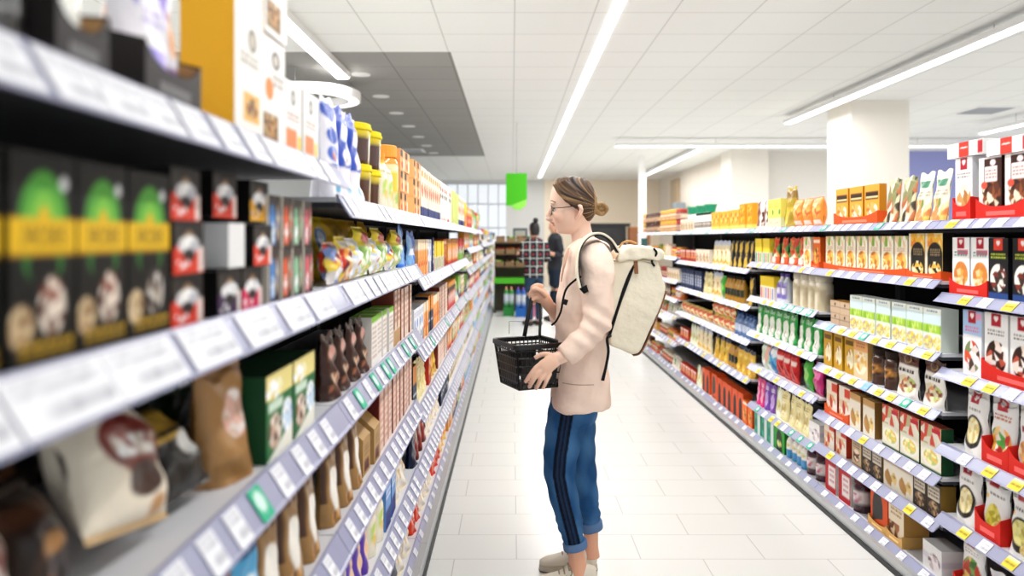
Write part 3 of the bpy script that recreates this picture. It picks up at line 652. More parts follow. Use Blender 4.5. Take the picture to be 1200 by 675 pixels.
# third shelf: coffee bags
D('cofw', 'coffee_bag', 'cream coffee bag with brown oval', 'coffee bag', 'pillow', .20, .20, .085, [('bg', '#ece0cc'), ('e', .5, .56, .36, .24, '#7a2c24'), ('fr', .25, .46, .8, .62, ['#f4efe8', '#8a3028', '#ffffff', '#c8b8a8'], 22), ('e', .55, .3, .24, .12, '#3a221c'), ('e', .74, .12, .12, .06, '#c08a4a'), ('r', 0, .0, 1, .06, '#c8a878')], res=2.8)
D('cofd', 'coffee_bag', 'dark brown foil coffee bag', 'coffee bag', 'pillow', .17, .22, .08, [('bg', '#2a1c16'), ('r', 0, .7, 1, .84, '#4a2c1c'), ('fr', .1, .2, .9, .6, ['#3a261c', '#5a3a24', '#8a5a34', '#1c1210'], 16), ('e', .5, .5, .2, .08, '#a87a4a')], res=2)
D('kraft', 'coffee_bag', 'crumpled kraft brown coffee bag', 'coffee bag', 'pouch', .13, .195, .09, [('bg', '#a67a48'), ('f', .6, .55, .26, .2, ['#e8b8a8', '#f4e8e0', '#d0a890']), ('r', 0, .86, 1, 1, '#8a6034'), ('r', .1, .05, .9, .2, '#8c6638')], res=2.4)
D('bgold', 'coffee_bag', 'black and gold coffee bag', 'coffee bag', 'pillow', .14, .15, .07, [('bg', '#1c1a18'), ('r', 0, .62, 1, .95, '#b08a34'), ('r', .1, .5, .9, .56, '#c8a040'), ('e', .72, .42, .16, .13, '#ecebe6')], res=2.4)
D('grnb', 'tea_display_box', 'green and cream display box', 'tea box', 'box', .20, .155, .10, [('bg', '#1f6a34'), ('tri', 0, .0, 1, .3, '#f0eee0'), ('r', 0, .7, 1, 1, '#ead98a'), ('f', .3, .8, .3, .12, ['#f4ecb0', '#e0c860', '#ffffff']), ('r', .1, .56, .6, .67, '#cfe4d0'), ('f', .32, .32, .24, .2, ['#6a4030', '#c8a890', '#3a2a20', '#e8d8c8']), ('f', .78, .4, .2, .2, ['#c8dcf0', '#ffffff', '#8aa8c8'])], side='#17472a', top='#16351f', res=2.6)
D('dgrn', 'coffee_bag', 'dark green coffee bag', 'coffee bag', 'pillow', .16, .2, .07, [('bg', '#1c3020'), ('r', .2, .45, .8, .75, '#2c4a34'), ('r', .38, .5, .62, .68, '#f0f0ee'), ('e', .5, .62, .06, .04, '#1c3020')], res=2.2)
D('ypch', 'cocoa_pouch', 'acid yellow stand-up pouch', 'cocoa pouch', 'pouch', .17, .215, .08, [('bg', '#dfd010'), ('r', 0, .72, 1, .92, '#b8aa14'), ('fr', .45, .1, 1, .7, ['#f4efe4', '#e8dcc8', '#f8f4ea', '#d8c050'], 14)], res=2.2)
D('crmp', 'cocoa_pouch', 'cream pouch with tan print', 'cocoa pouch', 'pouch', .15, .20, .07, [('bg', '#ecdfc8'), ('fr', .1, .1, .9, .7, ['#f4ecdc', '#d8b888', '#c8a070', '#f8f2e8'], 14)], res=2)
D('brnp', 'coffee_pouch', 'dark brown pouch with rose print', 'coffee pouch', 'pouch', .10, .16, .06, [('bg', '#3c2018'), ('e', .5, .72, .24, .12, '#d8a090'), ('fr', .1, .05, .9, .4, ['#5a3020', '#a86848', '#e0c0a0', '#2c1812'], 14)], res=2)
D('wgrn', 'tea_box', 'white tea box with green lid', 'tea box', 'box', .095, .155, .07, [('bg', '#f2eee8'), ('r', 0, .86, 1, 1, '#7cb82c'), ('s', .1, .15, .9, .8, 7, '#b8988c')], side='#e8e2da', res=2)
D('card', 'tea_box', 'kraft cardboard tea carton', 'tea box', 'box', .09, .205, .08, [('bg', '#e8d0b8'), ('r', 0, 0, 1, .28, '#c09868'), ('r', 0, .3, .4, 1, '#6a3024'), ('s', .45, .4, .95, .95, 5, '#a84a34')], side='#7a3a2a', res=1.8)
D('thin', 'tea_box', 'slim cream and rose tea box', 'tea box', 'box', .075, .2, .07, [('bg', '#efdccb'), ('r', 0, 0, .3, 1, '#c88878'), ('s', .35, .2, .95, .9, 6, '#c49a84')], side='#7a3028', res=1.6)
D('wbox', 'tea_box', 'white tea box with blue print', 'tea box', 'box', .085, .175, .07, [('bg', '#eef0f6'), ('e', .4, .6, .24, .12, '#7a9ad0'), ('r', .55, .0, .9, .35, '#1f3464'), ('s', .1, .75, .9, .9, 2, '#8898c0')], res=1.6)
D('orng', 'tea_box', 'orange fruit tea box', 'tea box', 'box', .085, .175, .07, [('bg', '#f2a45a'), ('r', 0, .7, 1, 1, '#f6e0c0'), ('f', .5, .35, .35, .2, ['#e8602c', '#f6c060', '#c8401c'])], res=1.6)
D('navo', 'tea_box', 'navy box with orange top', 'tea box', 'box', .11, .19, .07, [('bg', '#14213f'), ('r', 0, .58, 1, 1, '#e89434'), ('r', .1, .3, .9, .34, '#c8d0e0')], side='#101a34', res=1.6)
D('natp', 'nut_pouch', 'kraft pouch with white window', 'nut pouch', 'pouch', .105, .2, .06, [('bg', '#9a7444'), ('e', .55, .42, .3, .26, '#f2ece2'), ('r', .1, .8, .9, .86, '#6a4a28'), ('fr', .2, .05, .8, .16, NUT, 8), ('r', .0, .3, .12, .9, '#4a2c1c')], res=2)
D('redk', 'nut_pouch', 'dark red dried fruit pouch', 'nut pouch', 'pouch', .11, .2, .06, [('bg', '#5a1c1c'), ('fr', .1, .1, .9, .7, ['#8a2a24', '#2c1414', '#c8584a', '#e8d8c8'], 18)], res=2)
D('sky', 'nut_pouch', 'sky blue and white snack pouch', 'nut pouch', 'pouch', .11, .2, .06, [('bg', '#58b0e0'), ('e', .55, .4, .3, .24, '#f0f4f6'), ('r', 0, .8, 1, 1, '#2f5a8a')], res=2)
D('hous', 'nut_box', 'house-shaped brown gift box', 'nut box', 'gable', .10, .11, .09, [('bg', '#b08a54'), ('r', .2, .1, .8, .4, '#5a2420'), ('s', .2, .5, .8, .8, 3, '#7a5a30')], res=1.8)
D('pinkc', 'biscuit_box', 'rose and cream biscuit box', 'biscuit box', 'box', .08, .215, .06, [('bg', '#ecd0bc'), ('r', 0, 0, .28, 1, '#a85448'), ('s', .35, .1, .95, .85, 7, '#c8988a')], side='#5a1c18', res=1.8)
D('bluc', 'sweetener_box', 'mid-blue carton with navy foot', 'carton', 'box', .10, .2, .08, [('bg', '#6a9ad8'), ('r', 0, 0, 1, .34, '#152a7a'), ('s', .1, .5, .9, .9, 4, '#dfe8f6')], side='#5a8ad0', res=1.8)
D('purb', 'chocolate_pouch', 'violet chocolate pouch', 'chocolate pouch', 'pouch', .10, .2, .05, [('bg', '#5c3aa8'), ('r', .3, .0, .75, .62, '#efc8a0'), ('e', .5, .78, .3, .08, '#cfc0ec')], res=1.8)
D('limb', 'chocolate_pouch', 'lime and cream snack pouch', 'chocolate pouch', 'pouch', .10, .18, .05, [('bg', '#e8e6d0'), ('e', .5, .35, .36, .26, '#b8d460'), ('e', .5, .72, .2, .1, '#6a5a40')], res=1.8)
D('navp', 'chocolate_pouch', 'navy foil pouch', 'chocolate pouch', 'pouch', .12, .17, .05, [('bg', '#101a38'), ('r', .2, .5, .8, .6, '#28386a')], res=1.6)
D('oran', 'chocolate_pouch', 'orange and white snack pouch', 'chocolate pouch', 'pouch', .13, .19, .05, [('bg', '#f6ece0'), ('fr', 0, 0, 1, .5, ['#f2a040', '#f8d080', '#ee7a30', '#fff4e0'], 14), ('e', .5, .75, .16, .1, '#3a5a60')], res=1.8)
D('redl', 'chocolate_pouch', 'bright red snack pouch', 'chocolate pouch', 'pouch', .12, .18, .05, [('bg', '#e03a20'), ('fr', .1, .1, .9, .5, ['#f08a70', '#ffffff', '#c02818'], 10)], res=1.6)

# behind her: baking goods
EMB = [('r', .30, .80, .70, .99, '#b0182a'), ('heart', .5, .905, .09, '#f6e8e4')]
def ruf(bg, cols, title='#9a8a86', extra=(), emb=tuple(EMB), cy=.36, ry=.22, rx=.4): return [('bg', bg)]+list(extra)+[('s', .14, .66, .86, .76, 2, title), ('f', .5, cy, rx, ry, cols)]+list(emb)
D('rf_cook', 'baking_mix_box', 'white biscuit baking mix box', 'baking mix', 'box', .105, .215, .055, ruf('#f4f3f1', ['#e8b04a', '#d8843c', '#f6e0b0', '#e8c890'], '#3c9a8c', [('r', .3, .7, .9, .78, '#d85a7a')]), side='#ececec', res=2.8)
D('rf_blk', 'baking_mix_box', 'black lemon cake mix box', 'baking mix', 'box', .105, .215, .055, ruf('#15141a', ['#f0ece0', '#7a2c20', '#e8e4dc', '#3c2a24'], '#b8c83a', [('r', 0, 0, 1, .12, '#2a4a8a')], [('r', .28, .80, .72, .99, '#e2402a'), ('heart', .5, .905, .09, '#fbeee8')]), side='#101014', res=2.8)
D('rf_cake', 'baking_mix_box', 'white chocolate cake mix box', 'baking mix', 'box', .105, .235, .055, ruf('#f1efee', ['#d8a060', '#f4e4cc', '#b8763c', '#fff6e8'], '#8a8480', [('r', 0, 0, 1, .05, '#d8261c')]), side='#e6e6ea', res=2.8)
D('rf_brn', 'baking_mix_box', 'dark brown chocolate cake mix box', 'baking mix', 'box', .125, .22, .055, [('bg', '#f0e6e2'), ('r', .25, 0, 1, .97, '#3a1812'), ('f', .55, .4, .4, .24, CAKE), ('r', .28, .6, .8, .84, '#f2e6e4'), ('s', .32, .64, .76, .8, 3, '#b88a84'), ('e', .62, .9, .12, .05, '#f2dcdc'), ('e', .25, .55, .14, .06, '#d8503a')], side='#2c120e', res=2.6)
D('rf_yel', 'baking_mix_box', 'yellow lemon cake mix box', 'baking mix', 'box', .12, .22, .055, [('bg', '#3a2418'), ('f', .5, .35, .48, .3, ['#f4c820', '#f8dc50', '#e0a010']), ('r', .15, .66, .85, .88, '#f4eee8'), ('e', .5, .9, .12, .05, '#e8c8c8')], side='#2c1a10', res=2.6)
D('rf_top', 'baking_mix_carton', 'white carton lying flat', 'baking mix', 'box', .22, .055, .16, [('bg', '#f3f2f0'), ('r', .34, .0, .62, 1, '#d23a2c'), ('heart', .48, .6, .1, '#f8e8e0'), ('r', .85, .1, .98, .9, '#b8202a')], side='#f0efed', top='#f4f3f1', res=2.6)
D('rf_pink', 'baking_mix_box', 'light blue and pink cake mix box', 'baking mix', 'box', .115, .24, .055, ruf('#f2f0f2', ['#e8d8d0', '#d8502c', '#7a8a5a', '#f4ecec', '#4a3428'], '#e078a8', [('r', 0, .62, 1, 1, '#a8c8e8'), ('r', .72, .86, .96, .96, '#e89ab8')], cy=.3, ry=.24), side='#e0e4ec', res=2.8)
D('rf_sun', 'baking_mix_box', 'yellow and white berry cake mix box', 'baking mix', 'box', .115, .24, .055, ruf('#f2f0ee', ['#f0e8ec', '#c83a50', '#3a3450', '#f6f0f0', '#e8a8b4'], '#c8606a', [('r', 0, .3, 1, 1, '#ecc62c'), ('e', .5, .5, .44, .34, '#f6ead8')], cy=.3, ry=.26), side='#e8c83a', res=2.8)
D('rf_brow', 'baking_mix_box', 'white brownie mix box', 'baking mix', 'box', .125, .24, .055, ruf('#f2f1ef', ['#2c1610', '#f0dcd0', '#4a2418', '#f6ece8', '#b8503c'], '#9a9490', cy=.36, ry=.24, rx=.42), side='#ececea', res=2.8)
POU = [('r', .28, .80, .66, .97, '#b41c2c'), ('heart', .47, .89, .08, '#f6e8e4')]
D('rf_nut', 'baking_pouch', 'white chopped nut pouch with black oval', 'baking pouch', 'pouch', .135, .235, .06, [('bg', '#edebe8'), ('e', .46, .36, .40, .26, '#26221e'), ('f', .46, .38, .30, .2, ['#e6d69a', '#d8c27a', '#f0e4b8']), ('s', .2, .66, .8, .74, 1, '#a09a94')]+POU, res=2.8)
D('rf_mus', 'baking_pouch', 'white muffin mix pouch', 'baking pouch', 'pouch', .135, .235, .06, [('bg', '#edebe9'), ('f', .5, .34, .42, .24, ['#c83a34', '#4a9a3a', '#e8a83c', '#f2e8dc', '#e8c080']), ('s', .16, .66, .84, .76, 2, '#c06a3c')]+POU, res=2.8)
D('rf_mer', 'baking_pouch', 'white meringue mix pouch', 'baking pouch', 'pouch', .135, .235, .06, [('bg', '#eceae8'), ('f', .5, .34, .36, .2, ['#e8b070', '#c88040', '#f4d8a8', '#d8945a']), ('r', .15, .62, .85, .7, '#8a2c38'), ('e', .85, .16, .1, .06, '#e05a78')]+POU, res=2.8)
D('rf_corn', 'baking_pouch', 'white almond pouch', 'baking pouch', 'pouch', .135, .235, .06, [('bg', '#efedea'), ('f', .5, .34, .28, .2, ['#d8c83c', '#e8dc6a', '#b8a82c']), ('f', .75, .2, .2, .12, ['#e8d07a', '#c8a040']), ('e', .18, .62, .07, .04, '#ecc23c'), ('s', .3, .64, .9, .72, 1, '#8a8480')]+POU, res=2.8)
D('rf_cash', 'baking_pouch', 'white cashew pouch with dark bowl', 'baking pouch', 'pouch', .135, .235, .06, [('bg', '#eeece9'), ('e', .5, .33, .44, .25, '#2a2422'), ('f', .48, .36, .34, .18, ['#c8c060', '#e0d888', '#a8983c']), ('f', .74, .14, .2, .08, ['#e8d49a', '#d0b060']), ('e', .16, .6, .06, .04, '#e8c040'), ('s', .2, .64, .9, .72, 1, '#6a6460')]+POU, res=2.8)
D('rf_sal', 'baking_pouch', 'white salad topping pouch', 'baking pouch', 'pouch', .135, .235, .06, [('bg', '#efedea'), ('f', .5, .36, .44, .28, SAL+['#a83a24']), ('s', .2, .68, .8, .76, 2, '#b0a49c')]+POU, res=2.8)
D('pnkf', 'baking_pouch', 'silver pouch with pink flower', 'baking pouch', 'pouch', .15, .16, .05, [('bg', '#dcdadc'), ('f', .4, .4, .34, .28, PINK+['#ffffff']), ('r', .7, .7, 1, 1, '#a8284a')], res=2.4)
def arch(c): return [('bg', '#f0c860'), ('fr', 0, .7, 1, 1, ['#f4b83a', '#e88a2c', '#f8dc90'], 10), ('r', 0, 0, .14, 1, '#f0e2cc'), ('arch', .56, .5, .42, .3, '#1e1a18'), ('s', .3, .5, .84, .66, 3, '#a8906a'), ('f', .55, .2, .34, .18, ['#f4dc8a', '#e8b84a', '#2c2420', '#fff0c8']), ('r', 0, 0, 1, .1, '#e2551d')]
D('archb', 'baking_mix_box', 'black arch cake mix box', 'baking mix', 'box', .125, .185, .05, arch(0), side='#1c1816', res=2.4)
CRK = [('bg', '#f3e8cf'), ('fr', 0, .72, 1, 1, ['#f3e8cf', '#e8c89a', '#8ab04a', '#f6f0e0'], 12), ('f', .5, .35, .4, .24, ['#f0c060', '#e8a040', '#f8e8c0', '#c87830']), ('s', .2, .6, .8, .7, 2, '#c08a5a')]
D('crk', 'biscuit_box', 'cream biscuit box in orange tray', 'biscuit box', 'box', .105, .175, .05, CRK, side='#efe2c8', res=2.2)
D('orf', 'biscuit_box', 'orange shortbread box', 'biscuit box', 'box', .10, .17, .05, [('bg', '#e86a24'), ('f', .5, .4, .4, .26, ['#f4c060', '#c84a18', '#f0903c', '#3a6a2c']), ('r', .1, .8, .9, .9, '#f8e4c8')], side='#d85a1c', res=2)
D('lean', 'biscuit_box', 'orange box leaning in its tray', 'biscuit box', 'box', .14, .185, .035, [('bg', '#eca63a'), ('r', .08, .62, .92, .82, '#3a2418'), ('r', .1, .66, .9, .7, '#f4dca0'), ('f', .5, .34, .38, .2, ['#f4e8d0', '#c87830', '#e8b060']), ('r', 0, 0, 1, .06, '#d8602a')], side='#c8801c', res=2.2)
D('sach', 'spice_sachet', 'cream and green herb sachet', 'spice sachet', 'pouch', .11, .205, .035, [('bg', '#e8e2cc'), ('fr', 0, 0, 1, .45, ['#f0e0a8', '#d88a4a', '#f4ecd0', '#e8c060', '#8a9a4a'], 18), ('r', .15, .68, .85, .82, '#4a8a6a'), ('s', .1, .5, .9, .62, 2, '#9a9080')], res=2.2)
D('sacd', 'spice_sachet', 'dark patterned herb sachet', 'spice sachet', 'pouch', .11, .2, .035, [('bg', '#4a4234'), ('fr', 0, 0, 1, 1, ['#4a4234', '#8a8a5a', '#d8c8a0', '#2c2820', '#b86a3c', '#e8dcc0'], 26)], res=2.2)
D('pump', 'cornflake_bag', 'orange pumpkin-print bag', 'snack bag', 'pillow', .13, .165, .06, [('bg', '#ee8a34'), ('f', .5, .55, .42, .28, ['#f4a040', '#d8601c', '#f8c070']), ('r', .1, .1, .9, .24, '#f8e8d8')], res=1.8)
D('tanb', 'flour_bag', 'tall olive-gold flour bag', 'flour bag', 'pouch', .17, .25, .08, [('bg', '#b0942c'), ('r', 0, .72, 1, .9, '#8a6a2c'), ('fr', .1, .1, .9, .5, ['#c8ac34', '#e0c850', '#a08420'], 10)], res=1.8)
D('ygrn', 'pudding_box', 'yellow pudding box with green badge', 'pudding box', 'box', .12, .185, .05, [('bg', '#efe06a'), ('r', 0, 0, 1, .35, '#e8e8b8'), ('e', .8, .55, .12, .1, '#3a9a4a'), ('f', .35, .2, .28, .13, ['#e0b8a8', '#c8d880', '#f4f0d0']), ('s', .1, .7, .8, .85, 2, '#c8a83a')], res=1.8)
D('stck', 'choc_stick_pack', 'brown and white wafer pack', 'wafer pack', 'pouch', .10, .19, .035, [('bg', '#ece4dc'), ('r', .1, .1, .5, .95, '#8a5a44'), ('fr', .5, .1, 1, .6, ['#e8dcd0', '#6a4234', '#f4efe8'], 10)], res=1.8)
D('gold', 'pudding_box', 'golden-orange jelly box', 'pudding box', 'box', .12, .15, .05, [('bg', '#f4b23c'), ('f', .5, .6, .4, .26, ['#f08a2c', '#f8cc60', '#e8701c']), ('r', 0, 0, 1, .22, '#f6dc70')], res=1.6)
D('golt', 'pudding_box', 'tall amber jelly box', 'pudding box', 'box', .13, .185, .05, [('bg', '#f0a028'), ('f', .5, .6, .42, .3, ['#f4901c', '#f8c840', '#e07818']), ('r', 0, 0, 1, .2, '#f4d868')], res=1.6)
D('wbot', 'flavour_bottle', 'small white bottle with dark cap', 'bottle', 'bottle', .06, .16, .06, [('bg', '#eeebe6'), ('r', .1, .2, .9, .5, '#6a625c'), ('f', .5, .35, .3, .12, ['#e8e4dc', '#a89888'])], lid='#2c2a2a', res=1.4)
def jar(c, c2='#f0e0c8', mid='#e8d8b8'): return [('bg', c), ('r', 0, .2, 1, .58, mid), ('f', .5, .4, .36, .15, [c, c2, '#a8301c', mid])]
D('jred', 'jam_jar', 'red jam jar', 'jar', 'jar', .085, .115, .085, jar('#8a1f18'), lid='#c8342a', res=1.3)
D('jbrn', 'jam_jar', 'dark brown spread jar', 'jar', 'jar', .085, .115, .085, jar('#4a2016', mid='#d8b888'), lid='#5a2a20', res=1.3)
D('jyel', 'jam_jar', 'amber honey jar', 'jar', 'jar', .085, .12, .085, jar('#c8882a'), lid='#e8c040', res=1.3)
D('jcrm', 'asparagus_jar', 'tall pale asparagus jar', 'jar', 'jar', .10, .20, .10, [('bg', '#d6cbb0'), ('fr', 0, 0, 1, 1, ['#e0d6bc', '#c4b694', '#d8ccb0', '#eee6d2'], 14)], lid='#d0c8b4', res=1.6)
D('mlkg', 'oat_drink_carton', 'pale green drink carton with lemons', 'drink carton', 'box', .125, .17, .07, [('bg', '#eaf0e4'), ('r', 0, .62, 1, .86, '#d4e8ec'), ('fr', 0, .42, 1, .62, ['#a8d040', '#c8e070', '#8abc2c'], 12), ('f', .3, .2, .28, .16, ['#f0d050', '#f6e488', '#c8b49a']), ('f', .78, .2, .22, .16, ['#f0d050', '#f6e070', '#e8e8c0']), ('s', .2, .88, .8, .96, 1, '#7a9ab0')], side='#dfe8dc', top='#eef2ee', res=2.4)
D('crat', 'garlic_crate', 'small wooden crate of garlic', 'crate', 'box', .11, .062, .07, [('bg', '#c8ae92'), ('r', 0, .46, 1, .5, '#8a7058'), ('r', 0, .94, 1, 1, '#a88c70'), ('e', .5, .7, .08, .12, '#4a3a2c')], top='#e8a850', res=1.8)
D('yelb', 'polenta_box', 'mustard polenta box', 'polenta box', 'box', .10, .19, .05, [('bg', '#d0a02c'), ('f', .55, .4, .35, .26, ['#e8d8b0', '#b87a20', '#f4e8c8']), ('r', .1, .76, .9, .88, '#6a4a14')], side='#b88818', res=2.2)
D('orby', 'polenta_box', 'cream and orange cookie box', 'polenta box', 'box', .14, .20, .06, [('bg', '#f0d8ac'), ('r', 0, .7, 1, 1, '#e8a868'), ('f', .5, .4, .42, .28, ['#f0b850', '#f8e0a8', '#e89838', '#fff2d8']), ('s', .2, .78, .8, .92, 2, '#a8603a')], side='#d8a860', res=2.2)
D('jnut', 'nut_jar', 'dark chestnut jar', 'jar', 'jar', .095, .17, .095, [('bg', '#4a3024'), ('r', 0, .25, 1, .6, '#6a4a34'), ('f', .5, .4, .36, .16, ['#c8883c', '#e8a850', '#3a241a'])], lid='#2c201a', res=1.8)
D('chap', 'flatbread_pack', 'brown and white flatbread pack', 'flatbread', 'pouch', .17, .195, .04, [('bg', '#f0ece4'), ('r', 0, .72, 1, 1, '#5a3024'), ('ring', .5, .84, .2, .08, .3, '#a88a5a'), ('s', .15, .52, .85, .66, 1, '#2c2824'), ('f', .5, .3, .42, .2, ['#b8c870', '#d88a5a', '#e8dcb8', '#8a4a34'])], res=2.4)
D('tanp', 'rice_box', 'tan and brown rice box', 'rice box', 'box', .12, .17, .05, [('bg', '#f2ead8'), ('f', .5, .35, .4, .26, ['#e8c880', '#b88848', '#f6ecd4']), ('r', 0, .8, 1, 1, '#c89a5c')], side='#9a6a34', res=2)
D('redc', 'rice_box', 'red and cream ready-meal box', 'rice box', 'box', .125, .175, .06, [('bg', '#efe0cc'), ('fr', 0, 0, 1, .6, ['#e8c8a0', '#c83a2c', '#f4ead8', '#e8a878', '#f8f0e4'], 20), ('r', .5, .7, 1, .95, '#d8442c')], side='#c8402a', res=2.2)
D('food', 'soup_box', 'green-edged soup box with bowl', 'soup box', 'box', .15, .185, .05, [('bg', '#efe8d0'), ('fr', 0, .55, 1, 1, ['#e8dcc0', '#d8503c', '#f4efdc', '#c8c090', '#f0e8d4'], 16), ('e', .5, .3, .42, .22, '#f2efe4'), ('f', .5, .3, .34, .16, ['#f0dc90', '#e8c860', '#c8d080', '#f4e8b0']), ('r', 0, 0, 1, .06, '#2c5a34'), ('r', .55, .84, .95, .94, '#c8283a')], side='#1f4a2c', res=2.4)
D('teab', 'coffee_bean_box', 'tan box with coffee print', 'coffee box', 'box', .10, .185, .06, [('bg', '#c8b090'), ('f', .5, .36, .34, .22, CAKE+['#c8a880']), ('s', .15, .6, .85, .85, 3, '#6a5034'), ('r', 0, 0, 1, .05, '#8a6a3a')], side='#b8923c', res=2.2)
D('dkbx', 'coffee_bean_box', 'dark box with cream label', 'coffee box', 'box', .10, .185, .06, [('bg', '#2e2622'), ('r', .1, .5, .9, .9, '#d8ccb8'), ('s', .15, .55, .85, .85, 3, '#5a4a3c'), ('f', .5, .26, .36, .2, ['#8a6a4a', '#c8a880', '#3a2c24'])], side='#8a6a2c', res=2.2)
D('ocut', 'cereal_display_box', 'orange carton with dark window', 'cereal box', 'box', .16, .21, .09, [('bg', '#e2551d'), ('arch', .42, .5, .3, .42, '#3a3634'), ('r', .12, .14, .72, .5, '#3a3634'), ('r', .0, .0, 1, .06, '#f0a070'), ('tri', .12, .12, .72, .3, '#e2551d')], side='#dd4c18', res=2.4)
D('cobr', 'cereal_display_box', 'cream and caramel muesli box', 'cereal box', 'box', .13, .20, .11, [('bg', '#efe0c4'), ('fr', 0, 0, .7, .45, ['#6a3a24', '#e8d0a8', '#a8683c', '#c89860'], 14), ('s', .15, .6, .85, .9, 3, '#b8905a')], side='#c8944c', res=2.2)
D('whit', 'sugar_carton', 'plain white sugar carton', 'sugar carton', 'box', .14, .11, .09, [('bg', '#eeecea'), ('r', 0, .4, 1, .6, '#d8d4d8'), ('f', .6, .4, .3, .3, ['#8a6a6a', '#f0e8e8', '#c8b8b8'])], res=2)
D('grnp', 'stevia_pouch', 'green and white tall pouch', 'green pouch', 'pouch', .115, .185, .05, [('bg', '#2c9a44'), ('e', .52, .35, .34, .36, '#eceee4'), ('f', .5, .25, .18, .12, ['#e8e0d8', '#c8a8b0', '#ffffff', '#7a9a5a']), ('s', .2, .78, .8, .9, 2, '#dff0e0')], res=2)
D('ltgr', 'marshmallow_bag', 'pale mint sweets bag', 'sweets bag', 'pillow', .15, .17, .06, [('bg', '#dfeadc'), ('fr', 0, 0, 1, 1, ['#dfeadc', '#c0dcb8', '#f4f4ee', '#e8b8a8'], 16)], res=1.8)
D('blus', 'marshmallow_bag', 'blue and white sweets bag', 'sweets bag', 'pillow', .12, .165, .05, [('bg', '#58b0e0'), ('fr', 0, 0, 1, 1, ['#58b0e0', '#e8f4fa', '#2c7ab8', '#ffffff'], 14)], res=1.8)
D('reds', 'marshmallow_bag', 'glossy red sweets bag', 'sweets bag', 'pillow', .11, .175, .05, [('bg', '#c81f1f'), ('r', .1, .6, .9, .75, '#f0d8d0'), ('fr', .1, .1, .9, .4, ['#e04038', '#a01414'], 8)], res=1.8)
D('grns', 'marshmallow_bag', 'bright green sweets bag', 'sweets bag', 'pillow', .13, .18, .05, [('bg', '#3aa82c'), ('e', .5, .5, .3, .2, '#8ad060'), ('r', .1, .1, .9, .2, '#1f6a1c')], res=1.8)
D('mags', 'marshmallow_bag', 'magenta sweets bag', 'sweets bag', 'pillow', .13, .18, .05, [('bg', '#c82a78'), ('r', .1, .5, .9, .7, '#e878b0')], res=1.6)
D('magp', 'bath_pouch', 'pink sprinkles pouch', 'sprinkles pouch', 'pouch', .085, .18, .04, [('bg', '#d8307c'), ('e', .5, .4, .3, .26, '#f0a8c8'), ('s', .2, .7, .8, .85, 2, '#ffffff')], res=1.6)
D('purp2', 'bath_pouch', 'violet sprinkles pouch', 'sprinkles pouch', 'pouch', .085, .18, .04, [('bg', '#7a4aa8'), ('e', .5, .4, .3, .26, '#c8a8e0'), ('s', .2, .7, .8, .85, 2, '#ffffff')], res=1.6)
D('crpo', 'flour_pouch', 'pale yellow grain pouch', 'grain pouch', 'pouch', .11, .185, .05, [('bg', '#efe2a8'), ('f', .5, .4, .34, .24, ['#f4ecc8', '#e0cc80', '#c8b060']), ('s', .2, .72, .8, .86, 2, '#a89040')], res=1.7)
D('grcr', 'flour_pouch', 'sage green and cream grain pouch', 'grain pouch', 'pouch', .10, .185, .05, [('bg', '#eef0dc'), ('r', 0, 0, .4, 1, '#a8c070'), ('f', .65, .4, .25, .2, ['#e8dc90', '#c8b868'])], res=1.7)
D('teal', 'juice_carton', 'teal and silver carton', 'carton', 'box', .12, .2, .07, [('bg', '#3aa88a'), ('r', .5, 0, .9, 1, '#dfe8e4'), ('r', .1, .3, .4, .6, '#1f7a60')], res=1.6)
D('grbx', 'dishwash_box', 'green carton with cut-out window', 'carton', 'box', .18, .22, .1, [('bg', '#2ca02a'), ('arch', .5, .5, .26, .3, '#1a2c18'), ('f', .5, .3, .2, .14, ['#e8d060', '#d8e8a0', '#5a8a2c'])], side='#157a1a', res=1.8)
D('blbt', 'syrup_bottle', 'white bottle with blue foot', 'bottle', 'bottle', .07, .185, .07, [('bg', '#efe8dc'), ('r', 0, 0, 1, .32, '#2f8ac0'), ('f', .5, .5, .3, .1, ['#f0c8a0', '#ffffff', '#a8c878'])], lid='#e8e0d4', res=1.6)
D('dkjr', 'syrup_jar', 'dark plum preserve jar', 'jar', 'jar', .09, .17, .09, [('bg', '#3c1c28'), ('r', 0, .25, 1, .6, '#d8ccc8'), ('f', .5, .42, .3, .14, ['#a84a6a', '#5a2438', '#e8d8d8'])], lid='#5a2430', res=1.6)
D('rwbx', 'preserve_box', 'red and white preserve box', 'carton', 'box', .13, .16, .09, [('bg', '#b8202a'), ('r', .3, .2, .9, .85, '#ece8e4'), ('s', .4, .3, .8, .8, 3, '#c8808a')], side='#ddd8d4', res=1.8)
D('bpas', 'pasta_bag', 'black and yellow pasta bag', 'pasta bag', 'pouch', .10, .2, .05, [('bg', '#1c1c20'), ('r', .28, .05, .72, .95, '#e0b840'), ('s', .3, .4, .7, .6, 2, '#3a2c10')], res=1.5)
D('cpas', 'pasta_bag', 'cream and gold pasta bag', 'pasta bag', 'pouch', .12, .2, .06, [('bg', '#eedfb8'), ('fr', .1, .1, .9, .6, PASTA+['#f4e8c8'], 14), ('r', 0, .82, 1, 1, '#c8d0e0')], res=1.5)
D('ypas', 'pasta_bag', 'golden spaghetti bag', 'pasta bag', 'pouch', .12, .19, .06, [('bg', '#dcae3a'), ('fr', 0, .1, 1, .7, PASTA, 14), ('r', .0, .84, 1, 1, '#2c3a5a')], res=1.4)
D('dblu', 'pasta_box', 'dark blue pasta box', 'pasta box', 'box', .085, .185, .05, [('bg', '#1c2a50'), ('r', .25, .25, .75, .75, '#c8d0e4'), ('s', .3, .3, .7, .7, 3, '#1c2a50')], res=1.4)
D('bot', 'olive_oil_bottle', 'amber bottle with dark cap', 'bottle', 'bottle', .065, .19, .065, [('bg', '#b8862a'), ('r', .1, .2, .9, .5, '#2c3020')], lid='#1c1c1c', res=1.3)
